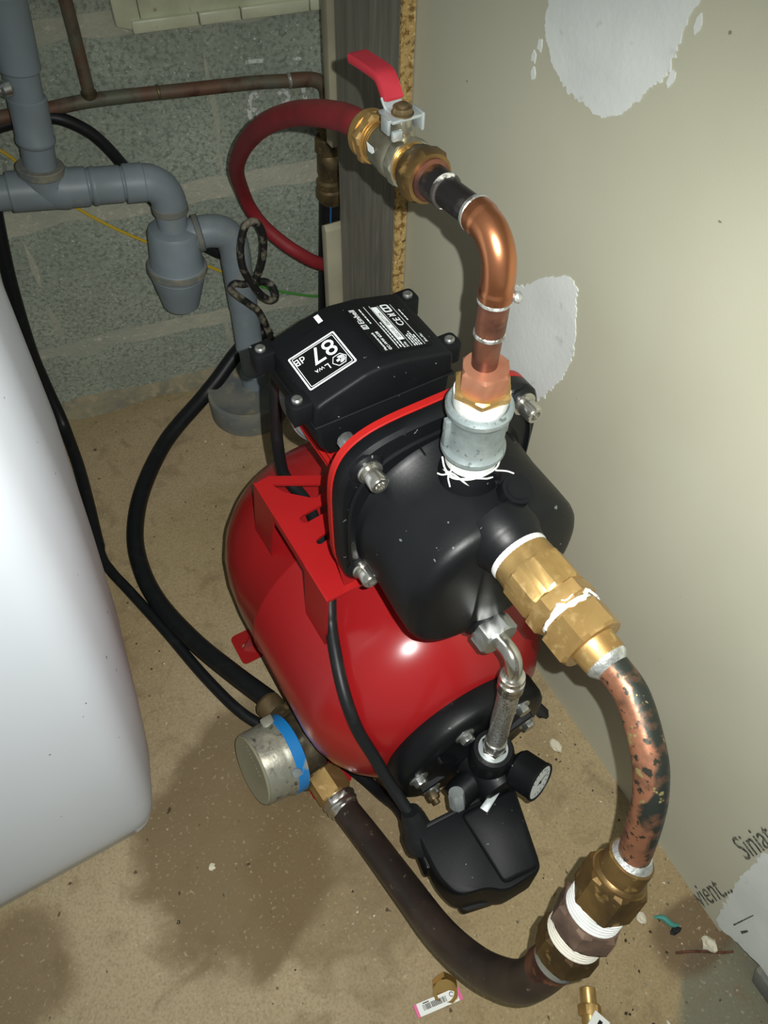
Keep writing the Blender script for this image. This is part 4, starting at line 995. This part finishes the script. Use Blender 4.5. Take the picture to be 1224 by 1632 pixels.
# lever: hub with turned-down wings, bent steel arm, red sleeve
HX = V((0, .1085, .7408))
obj('stem', lathe([(.010, .0085), (.019, .0078), (.0205, .0060), (.026, .0055)], HX, UP, 24), 'nickel', bv)
lev = obj('lever', cat(rbox(HX + V((0, .002, .0255)), (.021, .0165, .0022), .0008),
                       rbox(HX + V((.0112, .000, .0215)), (.0022, .0115, .0105), .0008), rbox(HX + V((-.0112, .000, .0220)), (.0022, .0085, .0090), .0008),
                       rbox(HX + V((-.0085, -.008, .0190)), (.007, .003, .006), .001)), 'zinc', bv)
def strip(pts, wdt, th_, rnd=.0):
    loops = []
    P = crom(pts, 6); n = len(P)
    for i in range(n):
        T = (P[min(i + 1, n - 1)] - P[max(i - 1, 0)]).normalized()
        X = V((1, .0, 0)); Nn = X.cross(T).normalized()
        w2, h2 = wdt / 2, th_ / 2
        if i in (0, n - 1): w2 -= rnd; h2 -= rnd * .4
        c = [(-w2, -h2 * .4), (-w2 * .9, -h2), (w2 * .9, -h2), (w2, -h2 * .4), (w2, h2 * .4), (w2 * .9, h2), (-w2 * .9, h2), (-w2, h2 * .4)]
        loops.append([P[i] + X * a + Nn * b for a, b in c])
    return loft(loops)
arm = [HX + V(p) for p in [(0, .002, .0257), (-.0005, .007, .0262), (-.001, .0095, .0280), (-.0012, .0125, .0315)]]
obj('lever_arm', strip(arm, .0128, .0022), 'zinc', lev)
grip = [HX + V(p) for p in [(.0, .0105, .0290), (.0, .0140, .0332), (.0, .0180, .0372), (.0, .0215, .0392), (.0, .028, .0396), (.0, .042, .0386), (.0, .0555, .0374)]]
obj('lever_sleeve', strip(grip, .0136, .0052, .002), 'red_sleeve', lev, 'red plastic lever sleeve')
obj('lever_nut', cat(hexa(HX, UP, .0270, .0305, .0112, ch=.001), lathe([(.0262, .0068), (.0272, .0068)], HX, UP, 20), lathe([(.030, .0036), (.0318, .0036), (.0322, .003)], HX, UP, 16)), 'tarnished_brass', lev)

# ------------------------------------------------------------------ small things on the floor
bcx = thing('brass_fitting', 'loose brass hexagon fitting with a paper label lying on the floor', 'brass fitting', (-.128, -.246, 0))
CO, CD = V((-.1310, -.2500, .0135)), V((-.25, -.35, .9)).normalized()
obj('fitting_body', cat(hexa(CO, CD, -.012, .006, .026, ch=.0018, hole=.0095), lathe([(.0022, 0), (.0022, .0094)], CO, CD, 24, cap=False)), 'brass_bright', bcx, ang=25)
lx = V((.98, -.19, .02)).normalized(); ly = V((.10, .99, .10)).normalized(); lo_ = V((-.1686, -.2569, .0135))
obj('paper_label', quad_on(lo_, lx, ly, 0, .050, 0, .0125, 0, .0004), 'label_paper', bcx, 'white paper label with barcode')
obj('label_edge', cat(quad_on(lo_, lx, ly, -.0012, .0022, 0, .0125, .0004, .0002), quad_on(lo_, lx, ly, .0470, .0510, 0, .0125, .0004, .0002)), 'pink_print', bcx, 'pink end of the label', ang=0)
bb = [quad_on(lo_, lx, ly, .008 + k * .0016, .008 + k * .0016 + random.choice([.0006, .0010]), .004, .0095, .0004, .0002) for k in range(17)]
obj('barcode', cat(*bb, quad_on(lo_, lx, ly, .009, .016, .0102, .0112, .0004, .0002)), 'black_print', bcx, ang=0)
obj('label_arrow', mapg(curve_g([[(.041 + .0024 * math.cos(t), .0085 + .0024 * math.sin(t)) for t in [k * .4 for k in range(14)]] + [(.041 + .0017 * math.cos(t), .0085 + .0017 * math.sin(t)) for t in [k * .4 for k in range(13, -1, -1)]]], .0001), lambda v: lo_ + lx * v.x + ly * v.y + lx.cross(ly) * (.0006 + v.z)), 'black_print', bcx, ang=0)

bn = thing('brass_nipple', 'small loose brass nipple with a white tag lying on the floor', 'brass nipple', (-.006, -.345, 0))
NO, ND = V((.0010, -.3310, .014)), V((-.55, -.83, .05)).normalized()
obj('nipple_body', cat(lathe([(-.006, .0062), (-.005, .0085), (.010, .0085), (.011, .008)], NO, ND, 24), hexa(NO, ND, .010, .021, .0215, ch=.0015), lathe([(.020, .009), (.034, .009)], NO, ND, 24)), 'brass', bn, ang=28)
obj('white_tag', rbox(NO + ND * .033 + V((.004, 0, .011)), (.024, .018, .0012), .0005, 1, Matrix.Rotation(.35, 3, 'Z')), 'label_paper', bn, 'white paper tag')
obj('tag_mark', rbox(NO + ND * .032 + V((.0075, 0, .0119)), (.006, .004, .0004), rot=Matrix.Rotation(.35, 3, 'Z')), 'black_print', bn, ang=0)

def lump(c, s, seed, m, name, label, cat_, **k):
    bm = bmesh.new(); bmesh.ops.create_icosphere(bm, subdivisions=2, radius=1)
    for v in bm.verts:
        v.co *= 1 + .55 * mnoise.noise(v.co * 1.7 + V((seed, seed, 0)))
        v.co = V((v.co.x * s[0], v.co.y * s[1], max(v.co.z, -.6) * s[2]))
    g = from_bm(bm)
    zmin = min(v.z for v in g[0])
    return obj(name, shift(g, (c[0], c[1], -zmin)), m, None, label, cat_, ang=25, **k)
lump((.156, -.045, 0), (.008, .016, .006), 3, 'soot', 'soot_clump', 'black sooty clump on the floor against the right wall', 'clump')
lump((.153, -.365, 0), (.007, .009, .006), 5, 'plaster_bit', 'plaster_lump', 'largest pale plaster lump at the foot of the right wall', 'plaster')
lump((.105, -.305, 0), (.006, .006, .004), 8, 'plaster_bit', 'plaster_crumb', 'pale plaster crumb beside the taped union', 'plaster')
lump((.145, -.095, 0), (.006, .010, .004), 11, 'plaster_bit', 'plaster_crumb', 'pale plaster crumb at the wall foot behind the copper bend', 'plaster')
lump((.062, -.405, 0), (.0025, .010, .0025), 13, 'plaster_bit', 'plaster_sliver', 'narrow white plaster sliver near the bottom right edge', 'plaster')
lump((.130, -.335, 0), (.007, .004, .003), 15, 'soot', 'dirt_clump', 'small dark dirt clump beside the teal scrap', 'clump')
obj('plastic_scrap', tube([(.118, -.312, .003), (.126, -.318, .005), (.130, -.328, .004), (.137, -.333, .004)], .0028, 8, 5, rfun=lambda t: .0012 + .0022 * math.sin(math.pi * t)), 'teal_plastic', label='curved teal plastic scrap on the floor by the right wall', cat_='scrap')
obj('copper_wire', tube([(.115, -.352, .0016), (.135, -.362, .0022), (.160, -.378, .0016), (.172, -.384, .002)], .0013, 6, 5), 'copper_heated', label='short piece of copper wire on the floor at the right', cat_='wire')
lump((-.30, -.005, 0), (.004, .004, .002), 21, 'plaster_bit', 'plaster_crumb', 'white crumb on the dark stain beside the water meter', 'plaster')

# grit scattered on the floor: uncountable
gv_, gf_ = [], []
rnd = random.Random(5)
for k in range(420):
    x, y = rnd.uniform(-.45, .17), rnd.uniform(-.5, .75)
    if k % 3 == 0: x, y = rnd.uniform(.02, .175), rnd.uniform(-.45, .1)
    s = rnd.uniform(.0006, .0022) * (1.4 if rnd.random() < .06 else 1)
    a = rnd.uniform(0, 6.28); o = len(gv_)
    for q in range(4):
        t = a + q * 1.57; rr = s * rnd.uniform(.6, 1.4)
        gv_.append(V((x + rr * math.cos(t), y + rr * math.sin(t), 0)))
    gv_.append(V((x, y, s * .7)))
    gf_ += [(o, o + 1, o + 4), (o + 1, o + 2, o + 4), (o + 2, o + 3, o + 4), (o + 3, o, o + 4), (o + 3, o + 2, o + 1, o)]
obj('floor_grit', (gv_, gf_), 'debris', None, 'fine grit and crumbs scattered over the concrete floor', 'grit', kind='stuff', ang=0)
